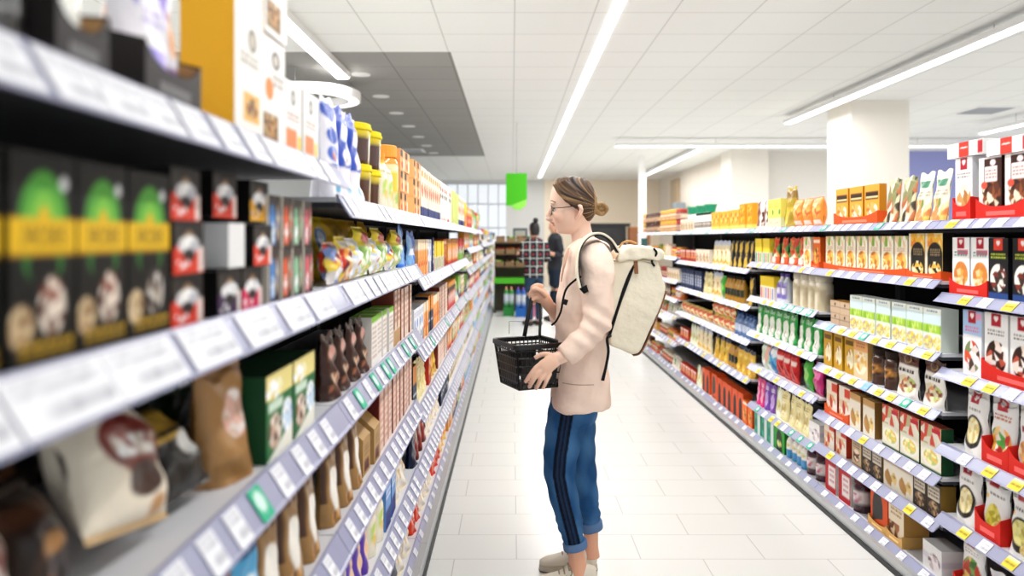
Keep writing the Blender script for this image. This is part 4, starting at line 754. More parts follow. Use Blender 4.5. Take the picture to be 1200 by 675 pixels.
D('blot', 'water_bottle', 'blue-tinted small bottle', 'bottle', 'bottle', .08, .17, .08, [('bg', '#5a78a8'), ('r', .1, .2, .9, .5, '#c8d4e8')], lid='#2c4a80', res=1.3)
D('ysac', 'noodle_pack', 'yellow noodle pack lying flat', 'noodle pack', 'pillow', .15, .10, .05, [('bg', '#e8cc6a'), ('fr', 0, 0, 1, 1, ['#e8cc6a', '#f4e8b0', '#c8a040', '#d85a3c'], 14)], res=1.3)
D('rsau', 'sauce_pack', 'red sauce carton', 'sauce', 'box', .10, .11, .06, [('bg', '#b83222'), ('f', .5, .45, .4, .3, ['#e8a060', '#d8442c', '#f0e0c0', '#8a1c14']), ('r', .1, .8, .9, .92, '#f4e8d8')], res=1.4)
D('osau', 'sauce_pack', 'orange sauce carton', 'sauce', 'box', .10, .11, .06, [('bg', '#e07028'), ('f', .5, .45, .4, .3, ['#f0b070', '#c83a1c', '#f4e4c0']), ('r', .1, .8, .9, .92, '#f8ead0')], res=1.4)
D('csau', 'sauce_pack', 'cream sauce carton', 'sauce', 'box', .10, .12, .06, [('bg', '#efe2cc'), ('f', .5, .45, .4, .3, ['#d85a3c', '#e8c890', '#8a9a4a', '#f4ecdc'])], res=1.4)
D('rblk', 'sauce_box', 'orange box with black windows', 'sauce box', 'box', .12, .2, .07, [('bg', '#e2582a'), ('arch', .5, .5, .28, .3, '#2c1c18'), ('r', .22, .2, .78, .5, '#2c1c18')], res=1.5)
D('ycrt', 'juice_carton', 'yellow fruit tray carton', 'carton', 'box', .13, .165, .07, [('bg', '#f0d23a'), ('r', 0, 0, 1, .45, '#efe8d4'), ('r', .1, .05, .3, .42, '#3aa88a'), ('r', .42, .05, .58, .42, '#d83a4a'), ('r', .7, .05, .9, .42, '#6ab03a')], res=1.8)
D('ytea', 'juice_carton', 'yellow carton with red stripes', 'carton', 'box', .13, .15, .07, [('bg', '#f0cf30'), ('r', 0, 0, 1, .55, '#f0e6d8'), ('r', .12, .05, .3, .5, '#e05a5a'), ('r', .45, .05, .58, .5, '#e89a5a'), ('r', .72, .05, .88, .5, '#5a7ac8')], res=1.8)
D('orcr', 'carrot_pouch', 'orange and green vegetable pouch', 'pouch', 'pouch', .12, .17, .05, [('bg', '#e0592a'), ('fr', 0, .3, 1, .9, ['#e8642c', '#c83a1c', '#3a8a3a', '#f4d8b8', '#f08a4a'], 14), ('e', .5, .2, .3, .12, '#f6ece0')], res=1.8)
D('purv', 'fabric_bottle', 'violet and white bottle', 'bottle', 'bottle', .075, .18, .075, [('bg', '#dfe4ea'), ('r', .15, .1, .85, .7, '#7a68b8'), ('r', .2, .3, .8, .5, '#e8e4f4')], lid='#6a5aa8', res=1.6)

# random far stock
def auto(pfx, n, pal, shapes, hh, ww, names, seed):
    r = random.Random(seed); out = []
    for i in range(n):
        bg, c2, c3 = r.choice(pal), r.choice(pal), r.choice(pal); sh = r.choice(shapes)
        ops = [('bg', bg[0])]
        if r.random() < .6: ops.append(('r', 0, r.choice([.7, .8, .6]), 1, 1, c2[0]))
        if r.random() < .5: ops.append(('r', 0, 0, 1, r.choice([.15, .25, .4]), c3[0]))
        ops.append(('f', .5, .42, .38, .22, [c2[0], c3[0], '#f4ecdc', r.choice(pal)[0]]))
        if r.random() < .6: ops.append(('s', .15, .72, .85, .9, 2, r.choice(['#2c2420', '#ffffff', '#8a4a34'])))
        if r.random() < .35: ops.append(('r', .3, .8, .7, .97, r.choice(['#b41c2c', '#1c2a50', '#2c2420'])))
        w, h = ww*r.uniform(.85, 1.15), hh*r.uniform(.88, 1.02); c2n = c2[1] if c2[1] != bg[1] else 'white'
        nm, ct = names[sh]
        mt = {'box': 'box', 'pouch': 'pouch', 'jar': 'jar', 'pillow': 'bag'}[sh]
        D(f'{pfx}{i}', nm, f'{bg[1]} and {c2n} {mt}', ct, sh, min(w, .09 if sh == 'jar' else 9), h if sh != 'jar' else h*.75, .06 if sh != 'jar' else .09, ops, res=1.0, lid=c3[0] if sh == 'jar' else None, merge=True)
        out.append(f'{pfx}{i}')
    return out
PALL = [('#f2eee6', 'white'), ('#efe0c4', 'cream'), ('#e89a3c', 'orange'), ('#e9cf3a', 'yellow'), ('#1f2c58', 'navy'), ('#c8342a', 'red'), ('#f0ece8', 'white'), ('#3a2a24', 'brown'), ('#7ab0dc', 'blue'), ('#8ab84a', 'green'), ('#e8b8a0', 'peach')]
PALR = [('#8a2a1c', 'brown-red'), ('#c83a26', 'red'), ('#efe0c4', 'cream'), ('#d89a3a', 'amber'), ('#e0702c', 'orange'), ('#efe6d8', 'ivory'), ('#4a2a1c', 'brown'), ('#6a8a3a', 'olive'), ('#e6c04a', 'yellow')]
NM = {'box': ('grocery_box', 'grocery box'), 'pouch': ('grocery_pouch', 'pouch'), 'jar': ('preserve_jar', 'jar'), 'pillow': ('grocery_bag', 'bag')}
LF = auto('lf', 26, PALL, ['box', 'box', 'pouch', 'box'], .19, .11, NM, 3)
RFS = auto('rs', 22, PALR, ['box', 'pouch', 'jar', 'jar'], .135, .10, NM, 5)

D('mbg2', 'snack_bag', 'small yellow and red sweets bag', 'snack bag', 'pillow', .12, .12, .05, [('bg', '#f2d23a'), ('fr', 0, 0, 1, .7, ['#f2d23a', '#d8402c', '#f8ecc8', '#f0a030', '#7a1c2c', '#fff6e0'], 26), ('r', .1, .72, .9, .88, '#f8f0d8')], res=2.2)
D('mbg3', 'snack_bag', 'small blue and white sweets bag', 'snack bag', 'pillow', .12, .115, .05, [('bg', '#f0f0f2'), ('fr', 0, 0, 1, .8, ['#6a94d4', '#f4f2f0', '#e8783a', '#f2d040', '#ffffff', '#c8d8f0'], 26)], res=2.2)
# ------------------------------------------------------------------ shelves she faces, bay by bay
RED, ORG, BLK, KRF, GRN = '#d8261c', '#e2551d', '#2b2626', '#d9a860', '#2f7d3a'
run('L', 0, 0, [('dkpk', .705), (None, .712), ('clear', .86, dict(tray=(BLK, .055, .075), gap=.001)), (None, .885), ('purp', 1.05, dict(tray=(BLK, .055, .09), res=2.4)), (None, 1.17), ('orbx', 1.32, dict(layers=2)), ('wcrt', 1.475, dict(layers=2)), ('wcrs', 1.745)], y0=.47)
run('L', 0, 1, [('jac1', .735, dict(fit=False)), ('jac2', .855), ('jac3', .985, dict(dx=.0)), ('cred', 1.09, dict(layers=3, miss=())), (None, 1.105), ('cpur', 1.20), ('cpnk', 1.30), (None, 1.345), ('mblu', 1.42, dict(layers=2)), ('mora', 1.49, dict(layers=2)), ('mgrn', 1.575, dict(layers=2)), ('mpnk', 1.66, dict(layers=2)), (None, 1.68)], y0=.44)
c = 'L'
for key, y, dz in (('cred', 1.158, .150), ('cwht', 1.190, .072), ('cyel', 1.315, .148), ('cred', 1.315, .0712)):
    put('L', 0, 1, key, y, dx=.01 if dz > .1 else .004, dz=dz, extra='hung on a hook' if dz > .1 else None)
put('L', 0, 2, 'cofw', .640, dx=.0, pitch=-.4, sc=(.8, 1, .75)); put('L', 0, 2, 'cofd', .772, dx=.02, pitch=-.3, sc=(.5, 1, .6)); put('L', 0, 2, 'cofw', .930, dx=.0, pitch=-.45, roll=.2, sc=(1, 1, .88)); put('L', 0, 2, 'bgold', 1.105, dx=.02, pitch=-.75, yaw=-.1)
run('L', 0, 2, [('kraft', 1.315, dict(yaw=-.12, dx=.01)), (None, 1.322), ('grnb', 1.655, dict(sc=(.8, 1, 1))), ('ypch', 1.782, dict(sc=(.74, 1, 1)))], y0=1.18)
for key, y, dz, dx, ro, pi_ in (('cofd', .60, .0, .30, 0, -.1), ('cofd', .79, .0, .30, 0, -.1), ('kraft', .95, .0, .31, .0, -.1), ('cofd', 1.11, .0, .29, 0, -.1), ('cofd', 1.29, .0, .29, 0, -.1), ('dgrn', 1.47, .0, .20, .0, -.1)):
    put('L', 0, 2, key, y, dx=dx, dz=dz, roll=ro, pitch=pi_, extra='standing behind')
run('L', 0, 3, [(None, 1.0), ('redk', 1.24), ('sky', 1.36), ('natp', 1.76, dict(gap=.01))], y0=.9)
run('L', 1, 0, [('blup', 1.975, dict(dx=0)), ('milk', 1.98), ('blue', 2.13), ('blue', 2.29), ('kaba', 2.61, dict(layers=2)), ('crmb', 2.86), ('orsp', 3.02), ('orpk', 3.27, dict(layers=3))])
run('L', 1, 1, [('ybag', 2.15, dict(dx=.085)), ('dyel', 2.5, dict(dx=.09)), ('dyel', 2.86, dict(dx=.09)), ('gbag', 3.06), ('bbag', 3.27)])
for k, (key, y, dz) in enumerate((('mbag', 1.895, 0), ('mbg2', 2.02, 0), ('mbg3', 2.145, 0), ('gbag', 2.295, 0), ('mbg3', 2.44, 0), ('gbag', 2.585, 0), ('mbag', 2.73, 0))):
    put('L', 1, 1, key, y, dx=-.004, dz=dz, pitch=-.12, extra='in the front row')
run('L', 1, 2, [('crmp', 1.93, dict(yaw=-.2)), ('brnp', 2.33, dict(gap=.006)), ('wgrn', 2.75), ('card', 2.93), ('thin', 3.27)])
run('L', 1, 3, [('natp', 2.25, dict(gap=.008)), ('hous', 2.48, dict(gap=.01)), ('pinkc', 3.27)])
run('L', 1, 4, [('limb', 2.12), ('purb', 2.45), ('crmb', 2.6), ('bluc', 2.83, dict(gap=.03)), ('crmp', 3.27)])
run('L', 1, 5, [('oran', 2.2), ('redl', 2.5), ('oran', 2.75), ('navp', 3.02, dict(gap=.02)), ('crmp', 3.27)])
run('L', 0, 4, [(None, 1.3), ('limb', 1.5), ('purb', 1.77)], y0=1.25)
run('L', 2, 0, [('orpk', 3.66, dict(layers=3)), ('wnav', 4.55), ('wrst', 5.07)])
run('L', 3, 0, [('wrst', 5.4), ('lime', 6.1), ('wnav', 6.87)])
run('L', 2, 1, [('bbag', 3.47), ('orng', 3.9), ('wbox', 4.1), ('dblu', 4.2), ('ycrt', 4.8), ('rsau', 5.07, dict(sc=(1, 1, 1.6)))])
run('L', 2, 2, [('wbox', 3.7), ('orng', 3.9), ('navo', 4.15), ('orng', 4.5), ('thin', 5.07)])
run('L', 2, 3, [('navo', 3.55), ('crpo', 3.9), ('rsau', 4.1, dict(sc=(1, 1, 1.6))), ('ypas', 4.4), ('thin', 5.07)])
run('L', 2, 4, [('navp', 3.55), ('redk', 3.9), ('crmp', 4.6), ('navo', 5.07)])
run('L', 2, 5, [('redl', 3.65), ('crmp', 4.2), ('redl', 4.6), ('oran', 5.07)])
r2 = random.Random(11)
def fill(side, bay, li, keys, sc=1.0, hs=1.0, layers=1, chunk=(2, 5), gap=.004, thick=1.0):
    B = LB if side == 'L' else RB; y = B[bay]+.03
    lv = (LL if side == 'L' else RL)[bay]
    while y < B[bay+1]-.1*sc:
        k = r2.choice(keys); p = PR[k]; n = r2.randint(*chunk); w = p['w']*sc
        room = (lv[li-1]-lv[li]-.05) if li else .26
        h = p['h']*hs; lay = layers if h*layers < room else 1
        if h > room: hs2 = hs*room/h
        else: hs2 = hs
        y = run(side, bay, li, [(k, min(y+(w+gap)*n, B[bay+1]-.03), dict(sc=(round(sc, 2), round(thick, 2), round(hs2, 1)), layers=lay, gap=gap, fit=False, res=1.0))], y0=y)+.002
        if y+w > B[bay+1]-.03: break
for li in range(1, 6): fill('L', 3, li, LF, 1.1)
for b_ in (4, 5):
    for li in range(7): fill('L', b_, li, LF, 1.9, 1.0 if li else 1.2)
for b_ in range(6, 11):
    for li in range(6): fill('L', b_, li, LF, 3.2, 1.0 if li else 1.15)

# ------------------------------------------------------------------ shelves behind her
run('R', 0, 1, [('rf_cook', 2.29)], y0=1.84); run('R', 0, 2, [('rf_cake', 2.27)], y0=1.84); run('R', 0, 3, [('rf_mus', 2.28)], y0=1.84); run('R', 0, 4, [('rf_nut', 2.26)], y0=1.84); run('R', 0, 5, [('rf_sal', 2.36)], y0=1.84)
run('R', 0, 0, [('rf_blk', 2.15), (None, 2.18), ('rf_yel', 2.44, dict(tray=(RED, .06, .06))), (None, 2.46), ('rf_brn', 2.73, dict(tray=(RED, .06, .06), gap=.01)), (None, 2.765), ('rf_cake', 2.88, dict(tray=(RED, .07, .08)))], y0=1.82)
o = put('R', 0, 0, 'rf_top', 2.80, dx=-.0, dz=.2395, extra='on top of the stack')
o = put('R', 0, 0, 'rf_top', 2.56, dx=-.0, dz=.2245, extra='on the brown boxes')
run('R', 0, 1, [('rf_blk', 2.67, dict(gap=.01)), ('rf_cook', 2.90, dict(tray=(RED, .05, .05), gap=.008))], y0=2.31)
run('R', 0, 2, [('rf_brow', 2.70, dict(tray=(RED, .06, .09), gap=.008)), (None, 2.67), ('rf_sun', 2.79), ('rf_pink', 2.91)], y0=2.29)
run('R', 0, 3, [('rf_cook', 2.42), ('rf_mer', 2.575, dict(tray=(RED, .07, .1))), ('rf_mus', 2.735, dict(tray=(RED, .07, .1))), ('rf_nut', 2.90)], y0=2.30)
run('R', 0, 4, [('rf_cash', 2.43, dict(tray=(RED, .08, .11))), (None, 2.44), ('rf_cash', 2.58), (None, 2.596), ('rf_corn', 2.74, dict(tray=(RED, .07, .11))), ('rf_nut', 2.90)], y0=2.28)
run('R', 0, 5, [('pnkf', 2.69, dict(gap=.01)), (None, 2.73), ('rf_sal', 2.89, dict(tray=(RED, .05, .08)))], y0=2.38)
run('R', 1, 0, [('sach', 3.20, dict(tilt=-.12, gap=.0)), ('sacd', 3.45, dict(tilt=-.1, gap=.0)), (None, 3.47), ('lean', 4.07, dict(tray=(ORG, .05, .06), gap=.02))])
run('R', 1, 1, [('archb', 3.21, dict(tray=(ORG, .03, .03))), ('crk', 4.07, dict(tray=(ORG, .03, .03)))])
run('R', 1, 2, [('mlkg', 3.76, dict(gap=.002)), ('crat', 4.07, dict(layers=2, gap=.01))])
run('R', 1, 3, [('chap', 3.33, dict(gap=.005)), (None, 3.35), ('jnut', 3.58, dict(gap=.01)), ('orby', 3.80), ('yelb', 4.07, dict(gap=.02))])
run('R', 1, 4, [('food', 3.43), (None, 3.5), ('tanp', 3.78), ('redc', 4.07, dict(tray=(ORG, .04, .07)))])
run('R', 1, 5, [('dkbx', 3.17, dict(gap=.006)), ('tanp', 3.42), ('dkbx', 3.63, dict(gap=.006)), ('teab', 3.74), (None, 3.8), ('redc', 4.07)])
run('R', 1, 6, [('whit', 3.12), (None, 3.25), ('cobr', 3.40, dict(tray=(KRF, .04, .05))), ('ocut', 3.60, dict(tray=(KRF, .035, .04))), (None, 3.66), ('dkjr', 3.76), ('rwbx', 4.07, dict(gap=.01))])
run('R', 2, 0, [('pump', 4.54, dict(gap=.01)), ('tanb', 4.72), ('ygrn', 4.97), ('stck', 5.23)])
run('R', 2, 1, [('orf', 4.31, dict(tray=(ORG, .03, .03))), ('crk', 4.45), ('orcr', 4.95), ('ycrt', 5.23)])
run('R', 2, 2, [('jcrm', 4.58, dict(gap=.004)), (None, 4.68), ('purv', 4.92, dict(gap=.01)), ('ytea', 5.23)])
run('R', 2, 3, [('grnp', 5.23)])
run('R', 2, 4, [('mags', 4.27), ('grns', 4.43), (None, 4.47), ('reds', 4.84, dict(gap=.005)), ('blus', 4.98), ('ltgr', 5.23)])
run('R', 2, 5, [('whit', 4.27), ('crpo', 4.76), ('grcr', 4.87), ('purp2', 5.06), ('magp', 5.23)])
run('R', 2, 6, [('dkjr', 4.36, dict(gap=.01)), ('blbt', 4.65, dict(gap=.005)), ('grbx', 4.96), ('teal', 5.23)])
for b_ in (3, 4):
    run('R', b_, 0, [('golt', 5.6), ('gold', 6.38)] if b_ == 3 else [('wbot', 7.0), ('csau', 7.53, dict(layers=1))])
    run('R', b_, 1, [('bpas', 5.9), ('cpas', 6.38)] if b_ == 3 else [('csau', 6.9), ('rsau', 7.53)])
    run('R', b_, 2, [('bpas', 5.42), (None, 5.55), ('bot', 6.0), ('grns', 6.14), ('cpas', 6.38)] if b_ == 3 else [('crpo', 6.7), ('dblu', 7.53)])
    run('R', b_, 3, [('blot', 5.75), ('ysac', 6.38, dict(layers=2))] if b_ == 3 else [('ysac', 7.53, dict(layers=1))])
    run('R', b_, 4, [('ypas', 5.7), ('bot', 5.9), ('ypas', 6.38)] if b_ == 3 else [('cpas', 6.9), ('grcr', 7.2), ('rsau', 7.53)])
    run('R', b_, 5, [('orf', 5.5), ('rblk', 6.2), ('ocut', 6.38)] if b_ == 3 else [('rblk', 6.7), ('grcr', 7.0), ('rsau', 7.53)])
for b_ in (5, 6):
    for li in range(7): fill('R', b_, li, (['jred', 'jbrn', 'jred', 'jyel'] if li == 0 else ['rsau', 'osau', 'csau', 'jred'] if li == 2 else RFS), 1.15, 1.0, layers=2 if li == 0 else 1)
# ------------------------------------------------------------------ people
def P3(px, py, y): return ((px-600)*y/F, y, CAMH-(py-279)*y/F)      # a point measured in the photograph, y metres away
def fuse(acc, name, m, parent, origin, voxel, smooth=4, colf=None, bumpf=None):
    """one continuous surface out of overlapping closed pieces"""
    me = acc.mesh(name+'_raw'); o = bpy.data.objects.new(name+'_raw', me); COL.objects.link(o)
    r = o.modifiers.new('r', 'REMESH'); r.mode = 'VOXEL'; r.voxel_size = voxel; r.use_smooth_shade = True
    s = o.modifiers.new('s', 'SMOOTH'); s.iterations = smooth; s.factor = .5
    dg = bpy.context.evaluated_depsgraph_get(); dg.update()
    nm = bpy.data.meshes.new_from_object(o.evaluated_get(dg)); nm.name = name
    bpy.data.objects.remove(o); bpy.data.meshes.remove(me)
    n = len(nm.vertices); V = np.empty(n*3, np.float32); nm.vertices.foreach_get('co', V); V = V.reshape(-1, 3).astype(float)
    if bumpf is not None:
        N = np.empty(n*3, np.float32); nm.vertices.foreach_get('normal', N); V = V+N.reshape(-1, 3)*bumpf(V)[:, None]
    if colf is not None:
        C = colf(V); at = nm.color_attributes.new('Col', 'FLOAT_COLOR', 'POINT')
        at.data.foreach_set('color', np.concatenate([C, np.ones((n, 1))], 1).astype(np.float32).ravel())
    nm.vertices.foreach_set('co', (V-np.array(origin)).astype(np.float32).ravel())
    nm.materials.clear(); nm.materials.append(M[m] if isinstance(m, str) else m)
    nm.polygons.foreach_set('use_smooth', [True]*len(nm.polygons)); nm.update()
    ob = bpy.data.objects.new(name, nm); COL.objects.link(ob); ob.parent = parent
    return ob
def sl(px0, px1, py, y, ry):     # a horizontal slice from its two outline pixels
    a, b = P3(px0, py, y), P3(px1, py, y); return ((a[0]+b[0])/2, y, a[2], (b[0]-a[0])/2, ry)
YW = 3.10; YN, YF = 3.03, 3.215     # middle of the woman, nearer leg, farther leg
OW = (.27, YW, 0)
woman = thing('person', 'woman in peach jacket and rolled jeans, standing in the aisle holding a basket', 'person', OW)

# --- body: head, neck, trunk, arms, hands, legs in one skin
A = Acc()
HY = YW
head = [(660, 676, 208.5, .028), (653, 685, 211, .047), (648.5, 691, 217, .062), (645.8, 694.5, 225, .071), (644.6, 696, 233, .074), (645.0, 696, 239, .074), (646.6, 695.5, 244, .073),
        (646.5, 694, 250, .070), (646.6, 692, 256, .066), (647.6, 690, 261, .060), (650, 688, 266, .052), (652.4, 685, 270, .043), (655, 680, 273, .031), (661, 675, 274.6, .016)]
A.slices([sl(a, b, c, HY, r) for a, b, c, r in head], seg=32, ex=2.15, sub=3)
A.tube([P3(648, 240, HY), P3(645, 246, HY), P3(642.5, 252, HY), P3(642.9, 256, HY), P3(646, 257.5, HY)], [.006, .008, .0105, .0125, .009], seg=10, sub=3)       # nose
for s_ in (-1, 1): A.ball(P3(644.8, 256.4, HY+s_*.010), .0075)
A.tube([P3(649.5, 260.8, HY-.02), P3(647.2, 260.6, HY-.008), P3(647.2, 260.6, HY+.008), P3(649.5, 260.8, HY+.02)], [.003, .0048, .0048, .003], seg=8, sub=3)
A.tube([P3(650.5, 264.4, HY-.018), P3(648.8, 264.6, HY-.007), P3(648.8, 264.6, HY+.007), P3(650.5, 264.4, HY+.018)], [.003, .005, .005, .003], seg=8, sub=3)
A.ball(P3(655, 270.6, HY), (.012, .02, .012))            # chin
for s_ in (-1, 1):                                        # cheeks, brows, ears
    A.ball(P3(655.5, 253, HY+s_*.046), (.026, .018, .024)); A.tube([P3(647.4, 238.3, HY+s_*.008), P3(646.6, 237.2, HY+s_*.028), P3(650, 238.5, HY+s_*.05)], [.005, .007, .004], seg=8, sub=3)
    A.tube([P3(676.5, 240.5, HY+s_*.074), P3(680, 241.5, HY+s_*.090), P3(681, 247.5, HY+s_*.091), P3(677.5, 254, HY+s_*.080), P3(674.5, 256.5, HY+s_*.070)], [.008, .011, .011, .009, .006], seg=8, sub=3, flat=.7)
A.tube([P3(679, 256, HY), P3(680.5, 268, HY), P3(683, 280, HY), P3(687, 293, HY)], [.047, .045, .050, .064], seg=20, sub=3, flat=.95, ref=(1, 0, 0))
trunk = [(668, 712, 286, .12), (666, 716, 300, .155), (663, 716, 330, .15), (662, 708, 372, .13), (658, 708, 420, .15), (657, 698, 470, .145), (660, 692, 486, .12)]
A.slices([sl(a, b, c, YW, r) for a, b, c, r in trunk], seg=28, sub=3)
# legs inside the jeans, ankles and feet
def limb(pts, rad, **k): A.tube([P3(*p) for p in pts], rad, seg=16, sub=4, **k)
limb([(670, 470, YN+.03), (662.5, 500, YN), (656, 548, YN), (666, 604, YN), (672.6, 634, YN), (675.5, 650, YN), (677, 664, YN), (677, 678, YN)], [.058, .058, .048, .042, .034, .034, .037, .042], ref=(1, 0, 0))
limb([(677, 470, YF-.03), (677, 500, YF), (682, 545, YF), (689, 595, YF), (692.2, 615, YF), (692.5, 630, YF), (692, 640, YF), (692, 652, YF)], [.056, .056, .046, .036, .032, .032, .034, .04], ref=(1, 0, 0))
# near arm: shoulder, elbow, wrist, hand laid on the basket's corner
limb([(697, 298, 2.98), (700, 335, 2.93), (700, 374, 2.905), (684, 398, 2.885), (662, 416, 2.865), (652, 421, 2.86)], [.045, .042, .038, .036, .027, .025], ref=(0, 1, 0))
def digit(pts, r0, r1): A.tube([P3(*p) for p in pts], np.linspace(r0, r1, len(pts)), seg=10, sub=3)
HN = 2.835
A.tube([P3(655, 419, HN+.02), P3(647, 424, HN+.006), P3(638, 431, HN), P3(632, 436, HN+.002)], [.025, .029, .031, .025], seg=14, sub=3, flat=.5, ref=(0, 1, 0))
digit([(636, 425, HN+.004), (628, 431, HN-.004), (621, 440, HN-.004), (615.5, 448, HN+.012)], .0102, .0078)
digit([(638, 430, HN), (630, 438, HN-.010), (624, 447, HN-.008), (620, 454, HN+.010)], .0104, .008)
digit([(641, 434, HN), (635, 442.5, HN-.010), (631, 450, HN-.006), (628, 456, HN+.012)], .0100, .0078)
digit([(645, 437, HN+.004), (641, 445, HN-.006), (638.5, 450.5, HN-.002), (636, 455.5, HN+.012)], .0092, .007)
digit([(650, 418, HN+.01), (641, 415, HN+.016), (633, 416, HN+.020), (626.5, 420, HN+.022)], .0115, .0085)
# far arm: bent up, a fist closed on the basket's handle
limb([(688, 298, 3.24), (680, 340, 3.30), (675, 384, 3.31), (660, 374, 3.25), (646, 361, 3.18), (641, 356, 3.16)], [.045, .042, .038, .035, .026, .024], ref=(0, 1, 0))
HF = 3.13
A.tube([P3(644, 359, HF+.03), P3(638, 351, HF+.014), P3(632, 344, HF+.008), P3(629.5, 341, HF+.008)], [.024, .029, .031, .022], seg=14, sub=3, flat=.62, ref=(0, 1, 0))
for k, (kx, ky) in enumerate(((633, 334.5), (631.5, 339.5), (631, 344.8), (631.8, 350))):
    digit([(kx+3, ky+1, HF+.006), (kx-3.6, ky-.4, HF-.006), (kx-8.4, ky+1.6, HF-.010), (kx-9.2, ky+4.0, HF+.012), (kx-4.4, ky+5.2, HF+.022)], .0098-.0004*k, .0078)
digit([(640, 347, HF-.006), (634.5, 341.5, HF-.020), (628.5, 338.6, HF-.026), (623.6, 339.8, HF-.022)], .0118, .0088)
LIPS = np.array(P3(647.5, 262.5, HY))
def skin_col(V):
    base = np.array(lin('#f2cdb8')); C = np.tile(base, (len(V), 1))
    d = np.sqrt(((V-LIPS)/np.array([.010, .020, .0085]))**2).max(1); C[d < 1] = lin('#cf8072')
    for c in (P3(653, 256, HY-.06), P3(676, 249, HY-.08)):
        w_ = np.exp(-((V-np.array(c))**2).sum(1)/.0009)[:, None]*.35; C = C*(1-w_)+np.array(lin('#e09a86'))*w_
    low = V[:, 2] < .3; C[low] = lin('#e6ab8c')
    kn = (V[:, 0] < .17) & (V[:, 2] < 1.3) & (V[:, 2] > .8); C[kn] = lin('#efc3a9')
    return C
body = fuse(A, 'body', 'skin', woman, OW, .0034, 3, colf=skin_col)
# nails
A = Acc()
for p in ((616.3, 446.5, HN+.0035), (621, 452.6, HN+.0015), (629.2, 454.4, HN+.0035), (637, 454, HN+.0045)): A.ball(P3(*p), (.0042, .003, .005), lin('#f2cfc4'), seg=8, rows=6)
A.obj('fingernails', 'glossy', body, OW, smooth=True)
# eyes and brows
A = Acc()
for s_ in (-1, 1):
    A.ball(P3(651.2, 245.6, HY+s_*.032), (.0105, .012, .0105), lin('#e9e4df')); A.ball(P3(648.6, 246, HY+s_*.032), (.0045, .006, .006), lin('#3c4a3c'))
    A.tube([P3(648.4, 243.6, HY+s_*.024), P3(647.9, 243.9, HY+s_*.034), P3(650.6, 245.2, HY+s_*.046)], .0018, lin('#33241c'), seg=6, sub=3)
A.obj('eyes', 'glossy', body, OW, smooth=True)
A = Acc()
for s_ in (-1, 1): A.tube([P3(646.2, 236.6, HY+s_*.014), P3(646.3, 235.4, HY+s_*.030), P3(651, 237.2, HY+s_*.053)], [.002, .0032, .0016], lin('#5a4030'), seg=6, sub=3)
A.obj('eyebrows', 'hair', body, OW, smooth=True)

# --- hair: swept back into a bun, light streaks
A = Acc()
cap = [(662, 677, 207.2, .03), (653, 686, 209.6, .051), (647.8, 692.5, 215.5, .067), (650, 697, 223, .077), (655, 699.5, 231, .0805), (660, 699.8, 239, .080), (666, 698.6, 246, .078), (676, 696.5, 252, .071), (681, 693, 257, .052), (684, 690, 260, .03)]
A.slices([sl(a, b, c, HY, r) for a, b, c, r in cap], seg=32, sub=3, ex=2.1)
for s_ in (-1, 1):       # swept side locks over the temple towards the nape
    for k in range(5):
        A.tube([P3(649+k*3, 217-k*1.5, HY+s_*(.055+.004*k)), P3(657+k*3, 227-k*2, HY+s_*.076), P3(667+k*2.4, 236-k*1.6, HY+s_*.083), P3(679+k*1.5, 244-k*1.2, HY+s_*.079), P3(690, 248-k, HY+s_*.06)], [.006, .0095, .0105, .0095, .006], seg=8, sub=4)
bc = P3(703.0, 244, HY)
for k in range(7):        # twisted coils of the bun
    a0 = k*.9; pts = []
    for j in range(7):
        t_ = a0+j*.8; r_ = .0215-.002*((j+k) % 3)
        pts.append((bc[0]+r_*math.cos(t_)*1.05+.002*k-.006, bc[1]+.025*math.sin(t_*.7+k), bc[2]+r_*math.sin(t_)-.004))
    A.tube(pts, [.005, .0085, .0085, .0085, .0085, .008, .003], seg=8, sub=3)
A.ball(bc, (.022, .024, .022))
def hair_col(V):
    bx_, bz_ = P3(704, 246, HY)[0], P3(704, 246, HY)[2]
    ph = np.arctan2(V[:, 2]-bz_, bx_-V[:, 0]); rr = np.hypot(V[:, 2]-bz_, bx_-V[:, 0])
    q = ph*1.0+.6*np.abs(V[:, 1]-HY)*6
    k = np.clip(.30+.22*np.sin(q*23+1)+.2*np.sin(q*41+rr*9)+.16*np.sin(q*83-rr*14)+.12*np.sin(q*9+2.2), 0, 1)[:, None]
    bun = (V[:, 0] > .335)[:, None]
    dark, mid, lt = (np.array(lin(c)) for c in ('#2a1d17', '#5c412a', '#c49c66'))
    C = np.where(k < .5, dark+(mid-dark)*k*2, mid+(lt-mid)*(k-.5)*2)
    fr = np.clip((.20-V[:, 0])/.05, 0, 1)[:, None]*np.clip((V[:, 2]-1.53)/.05, 0, 1)[:, None]
    C = C*(1-fr*.4)+lt*.9*fr*.4
    return np.where(bun, (C+lt)/2, C)
fuse(A, 'hair', 'hair', woman, OW, .003, 2, colf=hair_col, bumpf=lambda V: .0011*np.sin(np.arctan2(V[:, 2]-1.545, .368-V[:, 0])*60+np.abs(V[:, 1]-HY)*220))
